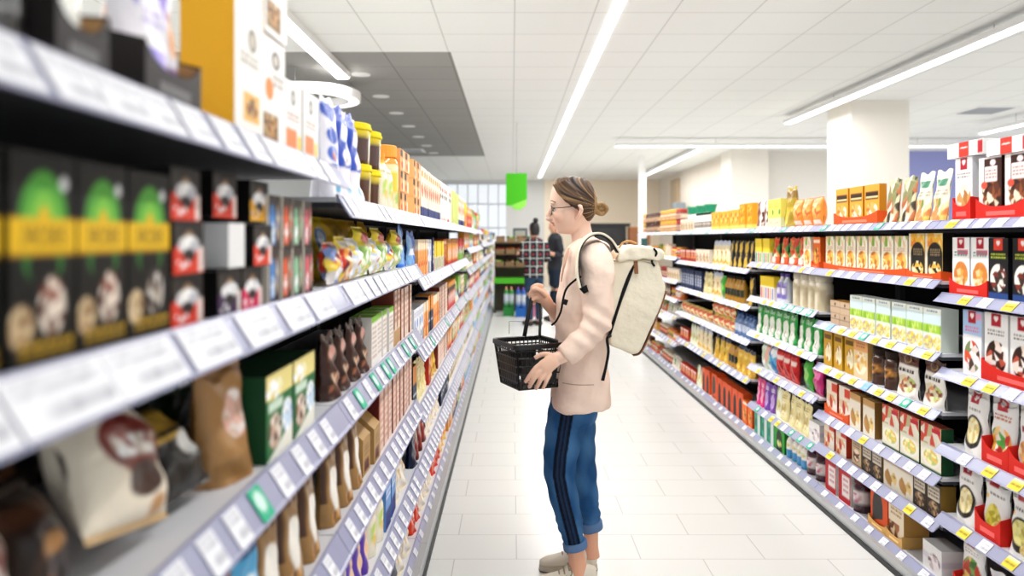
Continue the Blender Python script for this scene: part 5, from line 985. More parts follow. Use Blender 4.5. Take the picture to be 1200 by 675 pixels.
# --- glasses
gl = thing('glasses', None, None); gl.parent = woman
A = Acc(); ga = Acc()
for s_ in (-1, 1):
    cy_ = HY+s_*.036; th = np.linspace(0, 2*PI, 21)
    c0 = P3(645.4, 246.6, cy_)
    ring = [(c0[0]+.010*abs(math.sin(t_))**2*0+.002*math.cos(t_)+.0035*math.sin(t_)*0+abs(math.cos(t_))*.006, cy_+.0245*math.cos(t_), c0[2]+.0195*math.sin(t_)) for t_ in th]
    A.tube(ring, .0020, seg=6)
    ga.poly([r_ for r_ in ring[:-1]])
    A.tube([(c0[0]+.008, cy_+s_*.0245, c0[2]+.009), P3(660, 243.2, HY+s_*.074), P3(675, 241.6, HY+s_*.080), P3(681.5, 245.5, HY+s_*.082)], .0018, seg=6, sub=3)
c0 = P3(645.0, 245.6, HY); A.tube([(c0[0]+.007, HY-.012, c0[2]), (c0[0]+.001, HY, c0[2]+.003), (c0[0]+.007, HY+.012, c0[2])], .0018, seg=6, sub=3)
A.obj('frame', mat('tortoise_frame', '#241c18', rough=.25), gl, OW, smooth=True)
lens = mat('clear_lens', '#ffffff', rough=.02); lb = lens.node_tree.nodes['Principled BSDF']; lb.inputs['Alpha'].default_value = .10
ga.obj('lens', lens, gl, OW)

# --- jacket
A = Acc()
coat = [(678, 698, 279, .075), (669, 710, 285, .130), (665, 713, 292, .160), (661, 713, 304, .175), (657, 712, 325, .175), (653, 711, 352, .172), (651, 710, 385, .174), (648.6, 711, 415, .182), (646.5, 713, 442, .196), (645.5, 713, 462, .203), (645.5, 712, 472, .203), (648, 710, 472.5, .196)]
A.slices([sl(a, b, c, YW, r) for a, b, c, r in coat], seg=40, sub=3, ex=2.7)
A.tube([P3(*p) for p in ((696, 294, 2.985), (699, 311, 2.94), (700, 338, 2.918), (701, 365, 2.905), (695.5, 384, 2.895), (681, 401, 2.88), (664, 415, 2.868), (661, 417.5, 2.866))], [.056, .070, .065, .058, .055, .049, .043, .040], seg=20, sub=4, ref=(0, 1, 0), flat=.95)
A.tube([P3(*p) for p in ((690, 293, 3.215), (684, 325, 3.27), (679, 365, 3.30), (673, 383, 3.295), (662, 375, 3.26), (653.5, 367.5, 3.225))], [.062, .072, .066, .06, .05, .043], seg=20, sub=4, ref=(0, 1, 0))
def folds(V):
    x, y, z = V[:, 0], V[:, 1], V[:, 2]
    el = np.exp(-(((x-.32)/.09)**2+((z-1.08)/.09)**2+((y-2.85)/.12)**2))
    return .0035*np.sin(z*26+x*20+y*12)*np.clip((1.25-z)/.3, 0, 1)+.006*el*np.sin((z*1.0+x*.7)*95)+.002*np.sin(z*60+x*34)+.0018*np.sin(x*90-z*40+y*30)
jk = fuse(A, 'jacket', 'coat', woman, OW, .006, 5, bumpf=folds)
# lapel shadow modelled as a brown strip, pocket seam, cuff hem
A = Acc(); dk = lin('#a8806a')
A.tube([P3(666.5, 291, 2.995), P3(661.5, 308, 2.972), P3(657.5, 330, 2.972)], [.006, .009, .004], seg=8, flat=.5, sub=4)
A.obj('lapel_shadow', mat('lapel_shade', '#c8a08a', rough=.8), jk, OW, smooth=True)
A = Acc(); A.tube([P3(659, 448.6, 2.918), P3(676, 451, 2.889), P3(696, 451, 2.889)], .0016, seg=6, sub=4)
A.obj('pocket_seam', mat('seam_brown', '#b08a74', rough=.8), jk, OW, smooth=True)
# inner top seen at the neck
# --- jeans
A = Acc()
hips = [(659, 702, 450, .14), (656, 703, 464, .15), (652, 700, 480, .155), (648, 696, 492, .14)]
A.slices([sl(a, b, c, YW, r) for a, b, c, r in hips], seg=28, sub=3, ex=2.3)
near = [(668.5, 470, .084), (662.5, 500, .081), (657.5, 530, .073), (655.8, 552, .066), (660, 578, .060), (666, 604, .055), (671, 626, .047), (673, 637, .0425)]
far = [(676, 470, .082), (677, 500, .078), (680, 530, .066), (684, 560, .058), (688.5, 590, .050), (691.5, 606, .045), (692.3, 615, .041)]
for pts, yy in ((near, YN), (far, YF)):
    A.tube([P3(a, b, yy+(.03 if b < 480 else 0)*(1 if yy < YW else -1)) for a, b, r in pts], [r for a, b, r in pts], seg=24, sub=4, ref=(1, 0, 0), flat=.98)
nx_ = np.array([P3(a, b, YN) for a, b, r in near]); 
def jean_col(V):
    base, lt, dk_ = (np.array(lin(c)) for c in ('#25507f', '#4f7fae', '#122a4c'))
    n = (np.sin(V[:, 2]*37+V[:, 0]*21)+np.sin(V[:, 2]*13-V[:, 0]*60+1))*.25+.25
    k = np.clip(n, 0, 1)[:, None]; C = base*(1-k)+lt*k
    cx = np.interp(V[:, 2], nx_[::-1, 2], nx_[::-1, 0]); d = V[:, 0]-cx-np.interp(V[:, 2], [.2, .45, .75], [.0, -.006, -.012])
    nr = (V[:, 1] < YN-.012).astype(float)
    def blend(C, w, col): w = (w*nr)[:, None]; return C*(1-w)+np.array(lin(col))*w
    C = blend(C, np.clip((.023-np.abs(d))/.004, 0, 1), '#20324e')
    for o_, hw in ((-.019, .006), (.019, .006), (.0, .003)): C = blend(C, np.clip((hw-np.abs(d-o_))/.003+.5, 0, 1), '#0d1524')
    return C
jn = fuse(A, 'jeans', 'cloth', woman, OW, .0045, 3, colf=jean_col, bumpf=lambda V: .0022*np.sin(V[:, 2]*70+V[:, 0]*45+np.sin(V[:, 1]*50))*np.clip(1.1-np.abs(V[:, 2]-.5), 0, 1)+.002*np.sin(V[:, 2]*160)*(V[:, 2] < .3))
# turned-up hems
for (a, b, yy, r, bot) in ((673.2, 633.5, YN, .046, 642.5), (692.3, 610.5, YF, .0445, 621)):
    A = Acc(); cx, cy, z1 = P3(a, b, yy); cx2, _, z0 = P3(a+1.5, bot, yy)
    prof = [(r-.006, 0), (r+.001, 0), (r+.003, .15), (r+.003, .85), (r, 1), (r-.006, 1), (r-.006, 0)]
    th = np.linspace(0, 2*PI, 28, endpoint=False)
    Pg = np.array([[(cx2+(cx-cx2)*f+rr*math.cos(t_), cy+rr*math.sin(t_)*.97, z0+(z1-z0)*f+.010*math.cos(t_)) for t_ in th] for rr, f in prof])
    A.grid(Pg, lin('#5e7ca6'), wrap=True); A.obj('trouser_cuff', 'cloth', jn, OW, smooth=True)
# --- shoes
def shoe(cx, y, toe, lab):
    O = OW; A = Acc(); L = toe      # length from heel to toe, pointing to -x
    hx = cx+.062
    def X(f): return hx-f*L
    rows = [(X(0.02), .022), (X(.10), .034), (X(.30), .036), (X(.55), .043), (X(.75), .046), (X(.92), .036), (X(1.0), .016)]
    # upper: tube lofted along the foot
    pts = [(X(0), y, .052), (X(.06), y, .054), (X(.2), y, .058), (X(.36), y, .058), (X(.52), y, .046), (X(.68), y, .040), (X(.84), y, .036), (X(.95), y, .031), (X(1.0), y, .028)]
    A.tube(pts, [.016, .030, .034, .036, .040, .042, .039, .028, .012], seg=20, sub=4, ref=(0, 0, 1), flat=[2.0, 1.5, 1.45, 1.35, .9, .66, .58, .6, .8])
    up = fuse(A, 'shoe', 'leather_w', woman, O, .004, 3)
    if lab: up['label'] = lab
    A = Acc(); n = 24; base_ = []
    for i in range(n):
        t_ = 2*PI*i/n; f = .5-.5*math.cos(t_); wd = (.034+.014*f)*abs(math.sin(t_))**.6*(1 if math.sin(t_) >= 0 else -1)
        base_.append((X(f*1.02-.01), y+wd))
    Pg = np.array([[(x_, y_, z_) for x_, y_ in base_] for z_ in (0, .012, .026)]); A.grid(Pg, wrap=True); A.poly([(x_, y_, 0) for x_, y_ in base_]); A.poly([(x_, y_, .026) for x_, y_ in base_])
    A.obj('sole', mat('sole_rubber', '#cfc6b4', rough=.6), up, O)
    A = Acc(); Pg = np.array([[(x_+(.001 if x_ > cx-.06 else -.001), y_*1+(.001 if y_ > y else -.001), z_) for x_, y_ in base_] for z_ in (0, .006)]); A.grid(Pg, wrap=True)
    A.obj('outsole', mat('outsole_dark', '#4a3f38', rough=.7), up, O)
    A = Acc()
    for k in range(5):
        f = .44+.075*k; zt = .104-.015*k
        A.tube([(X(f), y-.026, zt-.014), (X(f)-.003, y-.01, zt), (X(f)-.003, y+.01, zt), (X(f), y+.026, zt-.014)], .0032, seg=6, sub=3)
    A.tube([(X(.43), y-.02, .095), (X(.40), y-.034, .082), (X(.46), y-.044, .068), (X(.50), y-.04, .075)], .0026, seg=6, sub=3)
    A.obj('laces', mat('lace_grey', '#9c8f7c', rough=.8), up, O)
shoe(P3(680, 660, YN)[0], YN, .245, None); shoe(P3(682.5, 650, YF)[0], YF, .245, None)

# ------------------------------------------------------------------ shopping basket in her hands
Ab, Bb, Db = np.array((-.072, 3.08)), np.array((.018, 2.875)), np.array((.118, 3.165)); Cb = Bb+Db-Ab
zr, zb_ = 1.005, .832
OB = (.05, 3.0, zb_)
bk = thing('shopping_basket', 'black plastic shopping basket held out in front by the woman', 'shopping basket', OB)
cen = (Ab+Cb)/2
def cr(k, f): c_ = [Ab, Bb, Cb, Db][k % 4]; s_ = .80+.20*f; return np.array([*(cen+(c_-cen)*s_), zb_+(zr-zb_)*f])
A = Acc()
for k in range(4):
    a0, a1, b0, b1 = cr(k, 0), cr(k, 1), cr(k+1, 0), cr(k+1, 1)
    Lk = np.linalg.norm(b1-a1); n = max(6, int(Lk/.018))
    pt = lambda u, f: (a0*(1-u)+b0*u)*(1-f)+(a1*(1-u)+b1*u)*f
    for i in range(n+1):
        u = i/n; A.tube([pt(u, 0), pt(u, 1)], .0042 if i in (0, n) else .0026, seg=6)
    for f in (0, .16, .34, .52, .70, .86): A.tube([pt(0, f), pt(1, f)], .0032, seg=6)
    nrm = np.cross(b1-a1, a1-a0); nrm /= np.linalg.norm(nrm)
    q = [pt(.08, .1), pt(.92, .1), pt(.92, .70), pt(.08, .70)]
    A.hexa([*[x+nrm*.0012 for x in q], *[x-nrm*.0012 for x in q]])
body_b = A.obj('basket_body', 'black', bk, OB)
A = Acc(); cs = [cr(k, 1) for k in range(4)]
def rrect(cs, z, grow, n=6):
    out = []; c0 = sum(cs)/4
    for k in range(4):
        p, q, r = cs[k-1], cs[k], cs[(k+1) % 4]
        for i in range(n+1):
            t_ = i/n; a_ = q+(p-q)*.10; b_ = q+(r-q)*.10; out.append((1-t_)**2*a_+2*t_*(1-t_)*q+t_*t_*b_)
    out = np.array(out); out[:, :2] = c0[:2]+(out[:, :2]-c0[:2])*grow; out[:, 2] = z; return out
Pg = np.stack([rrect(cs, zr-.014, 1.03), rrect(cs, zr-.014, 1.10), rrect(cs, zr+.003, 1.10), rrect(cs, zr+.006, 1.06), rrect(cs, zr+.003, 1.0), rrect(cs, zr-.014, 1.0), rrect(cs, zr-.014, 1.03)])
A.grid(Pg, wrap=True); A.obj('rim', 'black', bk, OB)
A = Acc(); c4 = [cr(k, 0) for k in range(4)]; A.hexa([*c4, *[x+np.array((0, 0, .005)) for x in c4]]); A.obj('floor_panel', 'black', bk, OB)
hb = P3(614.5, 394, 3.10); ht = P3(624.5, 344, 3.125)
A = Acc(); mid1 = P3(618.5, 372, 3.10)
pth = [np.array(hb), np.array(mid1), np.array(ht)]
A.tube(pth, [.0085, .0085, .0085], seg=10, sub=4, flat=.55, ref=(0, 1, 0))
top2 = np.array(P3(626, 342.5, 3.135)); e2 = (Bb+Cb)/2
A.tube([np.array(ht), top2, np.array(P3(630, 347, 3.15)), np.array(P3(633, 362, 3.13)), np.array((.113, 3.075, 1.008))], .006, seg=10, sub=4)
A.obj('handle', 'black', bk, OB, smooth=True)
A = Acc(); q0 = np.array(P3(596.5, 391, 3.08)); q1 = np.array(P3(596.8, 376.5, 3.10)); q2 = np.array(P3(616, 377, 3.12)); q3 = np.array(P3(616, 391, 3.13))
for a_, b_ in ((q0, q1), (q1, q2), (q2, q3)): A.tube([a_, b_], .0016, seg=6)
A.obj('wire_handle', 'metal', bk, OB)

# ------------------------------------------------------------------ backpack
OP = (.48, YW, .95)
bp = thing('backpack', 'cream roll-top backpack with brown leather base on her back', 'backpack', OP)
ol = [(713, 306), (724, 303), (740, 302), (756, 303), (763, 306), (768.5, 318), (773, 330), (773.5, 337), (769, 349), (761, 368), (753, 388), (745, 404), (740, 409), (733, 409), (724, 406), (714, 402), (708.5, 397), (709, 380), (710, 350), (711, 325)]
def extrude(ol, spans, sub=2, ce=(742, 350)):
    rings = []
    for f_, wd in spans:
        c_ = np.array(ce); rings.append([(x, YW+f_, z) for x, _, z in [P3(*(c_+(np.array(p)-c_)*wd), YW) for p in crom(np.array(ol+[ol[0]]), sub)[:-1]]])
    A = Acc(); A.grid(np.array(rings), wrap=True); A.poly(rings[0]); A.poly(rings[-1]); return A
def bfold(V): return .0025*np.sin(V[:, 2]*30+V[:, 1]*25)+.002*np.sin(V[:, 0]*50-V[:, 2]*30+V[:, 1]*40)
fuse(extrude(ol, ((-.138, .93), (-.134, .98), (-.115, 1.0), (.115, 1.0), (.134, .98), (.138, .93))), 'pack_body', 'bag', bp, OP, .0055, 3, bumpf=bfold)
# rolled top: a folded slab ending in a roll that overhangs the outer face
roll = [(718, 305), (720, 297), (727, 290), (738, 287.5), (750, 288.5), (761, 290), (767.5, 292.5), (770.5, 297), (769, 302.5), (763.5, 305), (757, 303.5), (745, 303), (730, 304)]
fuse(extrude(roll, ((-.152, .9), (-.149, .97), (-.13, 1.0), (.13, 1.0), (.149, .97), (.152, .9)), ce=(744, 297)), 'roll_top', 'bag', bp, OP, .0045, 2, bumpf=lambda V: .0022*np.sin(V[:, 0]*95+V[:, 2]*40+V[:, 1]*22)+.0014*np.sin(V[:, 1]*60+V[:, 0]*30))
A = Acc()
for y_ in (-.153, .153): A.tube([P3(766, 291, YW+y_), P3(769.5, 297, YW+y_), P3(764, 306, YW+y_*.95), P3(767, 312, YW+y_*.93)], .0045, seg=8, sub=3, flat=.5, ref=(0, 1, 0))
A.obj('roll_strap', 'web', bp, OP, smooth=True)
A = Acc()
for y_ in (-.1375, .1375): A.tube([P3(718, 306.5, YW+y_), P3(735, 305, YW+y_*1.02), P3(752, 305.5, YW+y_*1.02), P3(763, 309, YW+y_)], .0022, seg=6, sub=3)
A.obj('seam', mat('seam_tan', '#c2b391', rough=.8), bp, OP, smooth=True)
A = Acc(); yn = YW-.1365
A.tube([P3(744, 308, yn), P3(738, 322, yn), P3(727, 352, yn), P3(713.5, 395, yn)], [.004, .0075, .0075, .006], seg=8, sub=4, flat=1)
A.obj('zipper', 'web', bp, OP)
A = Acc(); p0 = P3(744.8, 306, yn-.004); p1 = P3(745.8, 321, yn-.006); A.tube([p0, p1], [.0085, .0075], seg=8, flat=.3, ref=(0, 1, 0)); A.obj('zip_pull', 'leather', bp, OP)
A = Acc(); edge = [(772.6, 338), (766, 356), (756.5, 380), (748, 400), (742, 408.5), (735, 410.5)]
nE = crom(np.array([P3(a, b, YW) for a, b in edge]), 3); Pg = np.stack([np.stack([nE[:, 0]+.002, np.full(len(nE), yy), nE[:, 2]-.001], -1) for yy in (YW-.131, YW+.131)]); Pg2 = Pg.copy(); Pg2[:, :, 0] += .0035; Pg2[:, :, 2] -= .003
A.grid(Pg); A.grid(Pg2); A.grid(np.stack([Pg[0], Pg2[0]])); A.grid(np.stack([Pg[1], Pg2[1]])); A.obj('base_patch', 'leather', bp, OP)
A = Acc(); A.tube([P3(725, 291, YW), P3(730, 284.5, YW), P3(738, 282.5, YW), P3(746, 285.5, YW)], .007, seg=10, sub=4, flat=.6); A.obj('grab_handle', mat('tan_strap', '#b98a52', rough=.7), bp, OP, smooth=True)
for s_, yy, nm in ((-1, 2.985, 'near'), (1, 3.215, 'far')):
    off = -.0 if s_ < 0 else .0
    if s_ < 0: path = [(722, 297, 2.985), (713, 283.5, 2.975), (702, 277, 2.972), (690, 280, 2.955), (682, 291, 2.92), (679.5, 306, 2.90), (680, 322, 2.885), (683, 336, 2.868)]
    else: path = [(722, 297, 3.215), (713, 284, 3.225), (702, 277.5, 3.228), (690, 280, 3.235), (676, 289, 3.25), (667, 300, 3.26), (662, 318, 3.27)]
    Q = crom(np.array([P3(*p) for p in path]), 5); t_ = np.gradient(Q, axis=0); t_ /= np.linalg.norm(t_, axis=1)[:, None]
    side_ = np.cross(t_, (0, 1, 0)); side_ /= np.linalg.norm(side_, axis=1)[:, None]
    def ribbon(wy, th_, lift):
        up_ = -side_ if side_[len(Q)//2][2] < 0 else side_
        A = Acc(); y_ = np.array((0, 1, 0.0)); rr = []
        for du, dv in ((-1, 0), (-.95, 1), (.95, 1), (1, 0), (.95, -1), (-.95, -1)): rr.append(Q+up_*(lift+dv*th_)+y_*du*wy)
        A.grid(np.stack(rr, 1), wrap=True); return A
    ribbon(.030, .0045, .012).obj('shoulder_strap', 'bag', bp, OP, smooth=False)
    ribbon(.033, .0022, .0055).obj('strap_edging', 'web', bp, OP, smooth=False)
A = Acc()
A.tube([P3(681, 324, 2.875), P3(673, 329, 2.895), P3(664, 338, 2.91), P3(660, 350, 2.925), P3(657.5, 364, 2.93), P3(652, 376, 2.955), P3(646.5, 381, 2.99)], .0042, seg=8, sub=4, flat=.5, ref=(0, 1, 0))
A.tube([P3(663.5, 351, 2.916), P3(661.5, 357, 2.916)], .009, seg=8, flat=.5, ref=(0, 1, 0))
A.obj('webbing', 'web', bp, OP, smooth=True)
A = Acc(); A.tube([P3(716, 393, 2.958), P3(711.5, 397, 2.93), P3(713, 412, 2.90), P3(710, 430, 2.90), P3(706.2, 446, 2.905)], [.006, .006, .0055, .0055, .007], seg=8, sub=4, flat=.4, ref=(0, 1, 0))
A.obj('webbing', 'web', bp, OP, smooth=True)
A = Acc(); A.tube([P3(683, 336, 2.866), P3(687, 343, 2.862)], [.016, .010], seg=8, flat=.4, ref=(0, 1, 0)); A.obj('strap_buckle', 'web', bp, OP)

# ------------------------------------------------------------------ shoppers in the distance
def shopper(label, x, y, h, face, top, top2, trou, hair, bun, plaid=False, bent=True):
    """a standing grown-up; face = heading in degrees (0 looks along -x)"""
    t = thing('person', label, 'person', (x, y, 0), None, math.radians(face)); s = h/1.70
    A = Acc(); Z = lambda v: v*s
    sk = lin('#d8a488')
    # local frame: looks along -x, left hand at -y
    A.slices([(0, 0, Z(1.46), .05, .05), (-.005, 0, Z(1.50), .075*s, .06*s), (-.01, 0, Z(1.57), .095*s, .073*s), (-.005, 0, Z(1.64), .09*s, .072*s), (.01, 0, Z(1.70), .04*s, .035*s)], seg=20, sub=4)
    A.ball((-.102*s, 0, Z(1.56)), (.014, .012, .02)); A.tube([(0, 0, Z(1.36)), (0, 0, Z(1.50))], [.055*s, .048*s], seg=14)
    for e in (-1, 1): A.ball((.005, e*.074*s, Z(1.56)), (.014, .01, .024))
    A.slices([(0, 0, Z(.86), .08*s, .12*s), (0, 0, Z(1.1), .09*s, .13*s), (0, 0, Z(1.38), .09*s, .17*s)], seg=20, sub=3)
    arms = {}
    for e in (-1, 1):
        A.tube([(0, e*.09*s, Z(.88)), (0, e*.09*s, Z(.48)), (.01, e*.09*s, Z(.07))], [.05*s, .04*s, .034*s], seg=14, sub=3)
        A.tube([(.03, e*.09*s, .045), (-.06, e*.09*s, .04), (-.15, e*.095*s, .03)], [.04, .045, .03], seg=12, sub=3, flat=.8)
        el = (.04, e*.24*s, Z(1.10)); wr = (-.19*s, e*.19*s, Z(1.16)) if bent else (-.02, e*.25*s, Z(.86))
        arms[e] = [(0, e*.19*s, Z(1.38)), el, wr]
        A.tube(arms[e], [.05*s, .042*s, .028*s], seg=12, sub=3)
        d = np.array(wr)-np.array(el); d /= np.linalg.norm(d); c0 = np.array(wr)+d*.04
        A.tube([wr, c0+d*.02], [.026, .034], seg=10, flat=.5, ref=(0, 1, 0))
        for q in range(4): o_ = np.array((0, 0, 1.0))*(q-1.5)*.018; A.tube([c0+o_, c0+d*.05+o_, c0+d*.075+o_+np.array((0, -e*.02, 0))], [.009, .008, .007], seg=6)
        A.tube([c0-d*.02+np.array((0, 0, .02)), c0+d*.02+np.array((0, -e*.01, .045))], [.011, .009], seg=6)
    bd = fuse(A, 'body', 'skin', t, (0, 0, 0), .008, 2, colf=lambda V: np.tile(sk, (len(V), 1)))
    A = Acc()
    A.slices([(0, 0, Z(.80 if plaid else .86), .135*s, .185*s), (0, 0, Z(1.0), .125*s, .17*s), (0, 0, Z(1.2), .125*s, .18*s), (0, 0, Z(1.36), .12*s, .205*s), (0, 0, Z(1.43), .09*s, .15*s), (0, 0, Z(1.47), .06*s, .07*s)], seg=24, sub=3)
    for e in (-1, 1):
        p = arms[e]; stop = .85 if plaid else .45; m = np.array(p[1])+(np.array(p[2])-np.array(p[1]))*stop
        A.tube([p[0], p[1], tuple(m)], [.066*s, .056*s, .046*s], seg=12, sub=3)
    def tc(V):
        C = np.tile(lin(top), (len(V), 1))
        if plaid:
            u = (V[:, 1]+V[:, 0]*.6); f = lambda a, p, w: (np.abs(((a+50) % p)-p/2) < w)
            C[f(u, .13, .022) & f(V[:, 2], .13, .022)] = lin('#8a2e36'); C[f(u+.06, .13, .005) | f(V[:, 2]+.06, .13, .005)] = lin('#d9d8d2')
        return C
    fuse(A, 'shirt', 'cloth', t, (0, 0, 0), .009, 3, colf=tc)
    A = Acc(); A.slices([(0, 0, Z(.93), .115*s, .165*s), (0, 0, Z(.84), .125*s, .175*s), (0, 0, Z(.76), .11*s, .165*s)], seg=20, sub=3)
    for e in (-1, 1): A.tube([(0, e*.088*s, Z(.84)), (-.005, e*.09*s, Z(.47)), (.01, e*.09*s, Z(.10))], [.09*s, .068*s, .056*s], seg=14, sub=3)
    fuse(A, 'trousers', 'cloth', t, (0, 0, 0), .009, 3, colf=lambda V: np.tile(lin(trou), (len(V), 1)))
    A = Acc()
    for e in (-1, 1): A.tube([(.05, e*.09*s, .04), (-.05, e*.09*s, .042), (-.17, e*.095*s, .034)], [.045, .05, .038], seg=12, sub=3, flat=.85)
    A.obj('shoes', mat('dark_shoes', '#2a2624', rough=.6), t, (0, 0, 0), smooth=True)
    A = Acc(); A.slices([(.02, 0, Z(1.50), .075*s, .066*s), (.025, 0, Z(1.56), .082*s, .080*s), (.012, 0, Z(1.63), .095*s, .083*s), (.005, 0, Z(1.69), .08*s, .068*s), (.01, 0, Z(1.725), .03*s, .03*s)], seg=20, sub=3)
    if bun: A.ball((.05, 0, Z(1.75)), .045*s)
    A.obj('hair', mat('hair_plain', hair, rough=.6), t, (0, 0, 0), smooth=True)
    return t
shopper('distant shopper with black hair and red-and-white plaid shirt', .36, 12.2, 1.66, -62, '#1e2a30', None, '#31465e', '#131010', True, plaid=True)
shopper('distant person in charcoal shirt with light brown hair', .74, 12.9, 1.74, 12, '#33353b', None, '#26303e', '#8a6440', False)
# ------------------------------------------------------------------ far end of the shop
# hanging green sign with a lighter turned corner
sx, sy = .066, 11.0; z1, z0 = CAMH+76*sy/F, CAMH+33*sy/F; x0, x1 = -.0875, .2185
t = thing('hanging_sign', 'bright green blank sign hanging from the ceiling over the aisle end', 'sign', (sx, sy, z1))
A = Acc(); A.prism([(x0, z1), (x1, z1), (x1, z0+.16), (x0+.06, z0+.06), (x0, z0+.06)], sy-.006, sy+.006, lin('#46b51c')); A.obj('sign_panel', 'card', t, (sx, sy, z1))
A = Acc(); A.prism([(x0+.06, z0+.06), (x1, z0+.16), (x1-.02, z0+.06), (x0+.21, z0), (x0+.14, z0)], sy-.009, sy+.004, lin('#8fdc55')); A.obj('turned_corner', 'card', t, (sx, sy, z1))
A = Acc(); A.tube([(sx, sy, z1), (sx, sy, CEIL)], .004, seg=6); A.obj('suspension_wire', 'metal', t, (sx, sy, z1))

# produce rack with crates at the end of the aisle
ry_ = 14.2; rx0, rx1 = -.34, .52
t = thing('produce_rack', 'green-fronted rack of produce crates at the far end of the aisle', 'produce rack', (.1, ry_+.3, 0))
O = (.1, ry_+.3, 0)
Acc().box((rx0, ry_, .56), (rx1, ry_+.5, .66), lin('#58c232')).obj('green_counter', 'card', t, O)
Acc().box((rx0, ry_+.5, 0), (rx1, ry_+.54, 1.35), lin('#5a5248')).obj('back_board', 'card', t, O)
for xx in (rx0, rx1-.03): Acc().box((xx, ry_+.02, 0), (xx+.03, ry_+.5, .56), lin('#3c4a38')).obj('leg_panel', 'card', t, O)
for z in (.86, 1.10, 1.32): Acc().box((rx0, ry_+.1, z), (rx1, ry_+.5, z+.02), lin('#6e5a44')).obj('rack_shelf', 'card', t, O)
def crate(x, y, z, cols, nm, lab, cat):
    tt = thing('produce_crate', lab, cat, (x, y, z), 'produce crates on the rack'); A = Acc(); w, d, h = .17, .28, .085
    A.box((x-w/2, y, z), (x+w/2, y+d, z+.006)); A.box((x-w/2, y, z+.006), (x+w/2, y+.006, z+h)); A.box((x-w/2, y+d-.006, z+.006), (x+w/2, y+d, z+h))
    A.box((x-w/2, y+.006, z+.006), (x-w/2+.006, y+d-.006, z+h)); A.box((x+w/2-.006, y+.006, z+.006), (x+w/2, y+d-.006, z+h))
    A.obj('crate', mat('crate_wood', '#8c7350', rough=.8), tt, (x, y, z))
    A = Acc(); r_ = random.Random(int(x*100+z*1000))
    for k in range(10): A.ball((x-.055+.055*(k % 3), y+.06+.07*(k//3), z+.075+r_.random()*.02), .034, lin(r_.choice(cols)), seg=10, rows=7)
    tag(A.obj('produce', 'card', tt, (x, y, z), smooth=True), kind='stuff')
VEG = [(['#6f9a3a', '#4c7a2c', '#a8b860'], 'green vegetables'), (['#c8783a', '#d89a4a', '#a85a2c'], 'orange-brown vegetables'), (['#8a5a3c', '#5a3c2c', '#b08a60'], 'brown potatoes'), (['#b83a2c', '#d8643c', '#8a2c20'], 'red vegetables')]
RW = {0: 'lowest', 1: 'middle', 2: 'top'}; CW = ['first', 'second', 'third', 'fourth']
for r_, z in enumerate((.88, 1.12, 1.34)):
    for k in range(4):
        c_, n_ = VEG[(k*2+r_*3) % 4]; crate(-.24+k*.2+.01*r_, ry_+.14, z+.001, c_, 'crate', f'small crate of {n_}, {RW[r_]} tier of the far rack, {CW[k]} in its row', 'produce crate')
# black screen frame on the rack
t = thing('display_stand', 'dark grey square framed stand behind the produce rack', 'display stand', (.14, ry_+.9, 0)); O = (.14, ry_+.9, 0)
A = Acc(); A.box((.02, ry_+.88, 1.30), (.31, ry_+.92, 1.62)); A.obj('frame_top', mat('frame_grey', '#4c5866', rough=.5), t, O)
A = Acc(); A.box((.06, ry_+.873, 1.34), (.27, ry_+.879, 1.57)); A.obj('screen', mat('screen_pale', '#a8a898', rough=.4), t, O)
A = Acc(); A.box((.12, ry_+.88, 0), (.18, ry_+.92, 1.30)); A.obj('post', 'kick', t, O)
# shrink-wrapped drinks in front
def drinks(x, y, col, cap, lab, n=3):
    t = thing('bottle_pack', lab, 'bottle pack', (x, y, .0), None)
    for i in range(n):
        for j in range(2):
            A = Acc(); cx, cy = x+(i-(n-1)/2)*.094, y+j*.094
            prof = [(.0, .16, col), (.044, .16, col), (.046, .2, col), (.046, .30, '#dfe8f4'), (.046, .38, '#dfe8f4'), (.045, .42, col), (.03, .47, col), (.014, .50, cap), (.014, .53, cap), (.0, .53, cap)]
            A.lathe([(max(r_, .0005), z_, lin(c_)) for r_, z_, c_ in prof], seg=14, c=(cx, cy)); A.obj('bottle', 'glossy', t, (x, y, 0), smooth=True)
    A = Acc(); A.box((x-n*.047-.003, y-.05, .0), (x+n*.047+.003, y+.145, .158), lin(col)); A.obj('tray', 'card', t, (x, y, 0))
drinks(-.06, 13.7, '#3a9a4a', '#e08a6a', 'green bottles in a black-footed tray before the rack', 2)
drinks(.16, 13.55, '#2f6fc8', '#7a3ab0', 'blue water bottles with violet caps before the rack', 2)
drinks(.38, 13.6, '#d88aa8', '#d8a0c8', 'pink drink bottles beside the blue ones', 2)

# dark doorway counter, copper drum, side shelf with green tubs
t = thing('dark_kiosk', 'black kiosk against the far beige wall', 'kiosk', (2.4, 19.4, 0)); O = (2.4, 19.4, 0)
Acc().box((2.05, 19.4, 0), (2.95, 19.9, 1.72)).obj('kiosk_body', 'kick', t, O); Acc().box((1.95, 19.35, 1.721), (3.05, 19.95, 1.80)).obj('kiosk_top', 'black', t, O)
t = thing('copper_cabinet', 'reddish-brown cabinet beside the black kiosk', 'cabinet', (3.15, 19.3, 0)); O = (3.15, 19.3, 0)
Acc().box((2.97, 19.0, 0), (3.5, 19.33, 1.70)).obj('cabinet_body', mat('copper_brown', '#a8683c', rough=.35, metal=.3, noise=('#8a4f2c', 5)), t, O)
for k in range(4): Acc().box((3.0+k*.125, 18.992, .3), (3.10+k*.125, 18.999, 1.62)).obj('slat', 'leather', t, O)
t = thing('service_counter', 'pale counter with small teal screen near slim white pillar', 'counter', (2.5, 14.6, 0)); O = (2.5, 14.6, 0)
Acc().box((2.42, 14.5, 0), (2.78, 14.9, 1.22)).obj('counter_body', 'white', t, O)
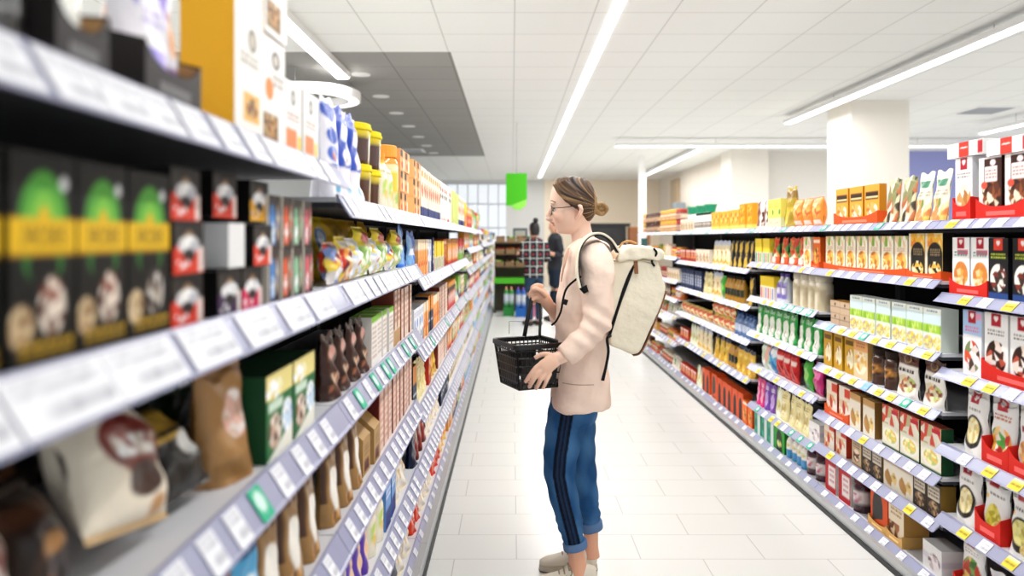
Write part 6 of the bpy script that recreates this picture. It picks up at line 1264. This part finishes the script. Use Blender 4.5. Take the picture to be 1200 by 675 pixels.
Acc().box((2.50, 14.52, 1.221), (2.62, 14.56, 1.42)).obj('screen', mat('teal_screen', '#1c4a4c', rough=.3), t, O)
t = thing('house_plant', 'small leafy green plant on the black kiosk edge', 'plant', (2.02, 19.3, 0)); O = (2.02, 19.3, 0)
A = Acc(); A.lathe([(.001, 0, lin('#e8e6e0')), (.12, 0, lin('#e8e6e0')), (.15, 1.2, lin('#e8e6e0')), (.001, 1.2, lin('#e8e6e0'))], c=(1.88, 19.25)); A.obj('planter', 'card', t, O, smooth=True)
A = Acc(); r_ = random.Random(2)
for k in range(26):
    a_ = r_.random()*2*PI; l_ = .12+.16*r_.random(); h_ = .1+.35*r_.random(); p0 = np.array((1.88, 19.25, 1.18)); p1 = p0+np.array((l_*.5*math.cos(a_), l_*.5*math.sin(a_), h_)); p2 = p0+np.array((l_*math.cos(a_), l_*math.sin(a_), h_*.85))
    A.tube([p0, p1, p2], [.006, .035, .004], lin(r_.choice(['#4a8a3a', '#6aa84a', '#8abf6a'])), seg=6, flat=.15, sub=2)
A.obj('leaves', 'card', t, O, smooth=True)
# wall board with tubs on the panelled side wall
t = thing('wall_shelf', 'long white shelf board on the panelled side wall', 'shelf', (4.1, 16.6, 0)); O = (4.1, 16.6, 0)
Acc().box((3.92, 14.9, 1.86), (4.295, 18.8, 1.90)).obj('board', 'white', t, O); Acc().box((3.90, 14.9, 1.70), (3.918, 18.8, 1.93)).obj('front_panel', 'white', t, O)
proto = None
for k, y in enumerate((15.35, 16.05, 16.8, 17.7)):
    A = Acc(); x = 4.06; z = 1.901
    A.lathe([(.001, z), (.085, z), (.125, z+.19), (.135, z+.19), (.135, z+.215), (.118, z+.215), (.08, z+.02), (.001, z+.02)], C=lin('#2f9a72'), c=(x, y))
    o = A.obj('green_tub', 'card', None, (x, y, z), loc=(x, y, z), smooth=True); tag(o, f'teal green tub on the white wall shelf, {CW[k]} from its near end', 'tub', 'green tubs on the wall shelf')
t = thing('storage_box', 'grey and white carton on the far end of wall shelf', 'box', (4.05, 18.4, 1.901)); O = tuple(t.location)
Acc().box((3.95, 18.15, 1.901), (4.22, 18.6, 2.12), lin('#c8ccd2')).obj('carton', 'card', t, O); Acc().box((3.96, 18.17, 2.121), (4.2, 18.55, 2.28), lin('#8a929c')).obj('lid', 'card', t, O)
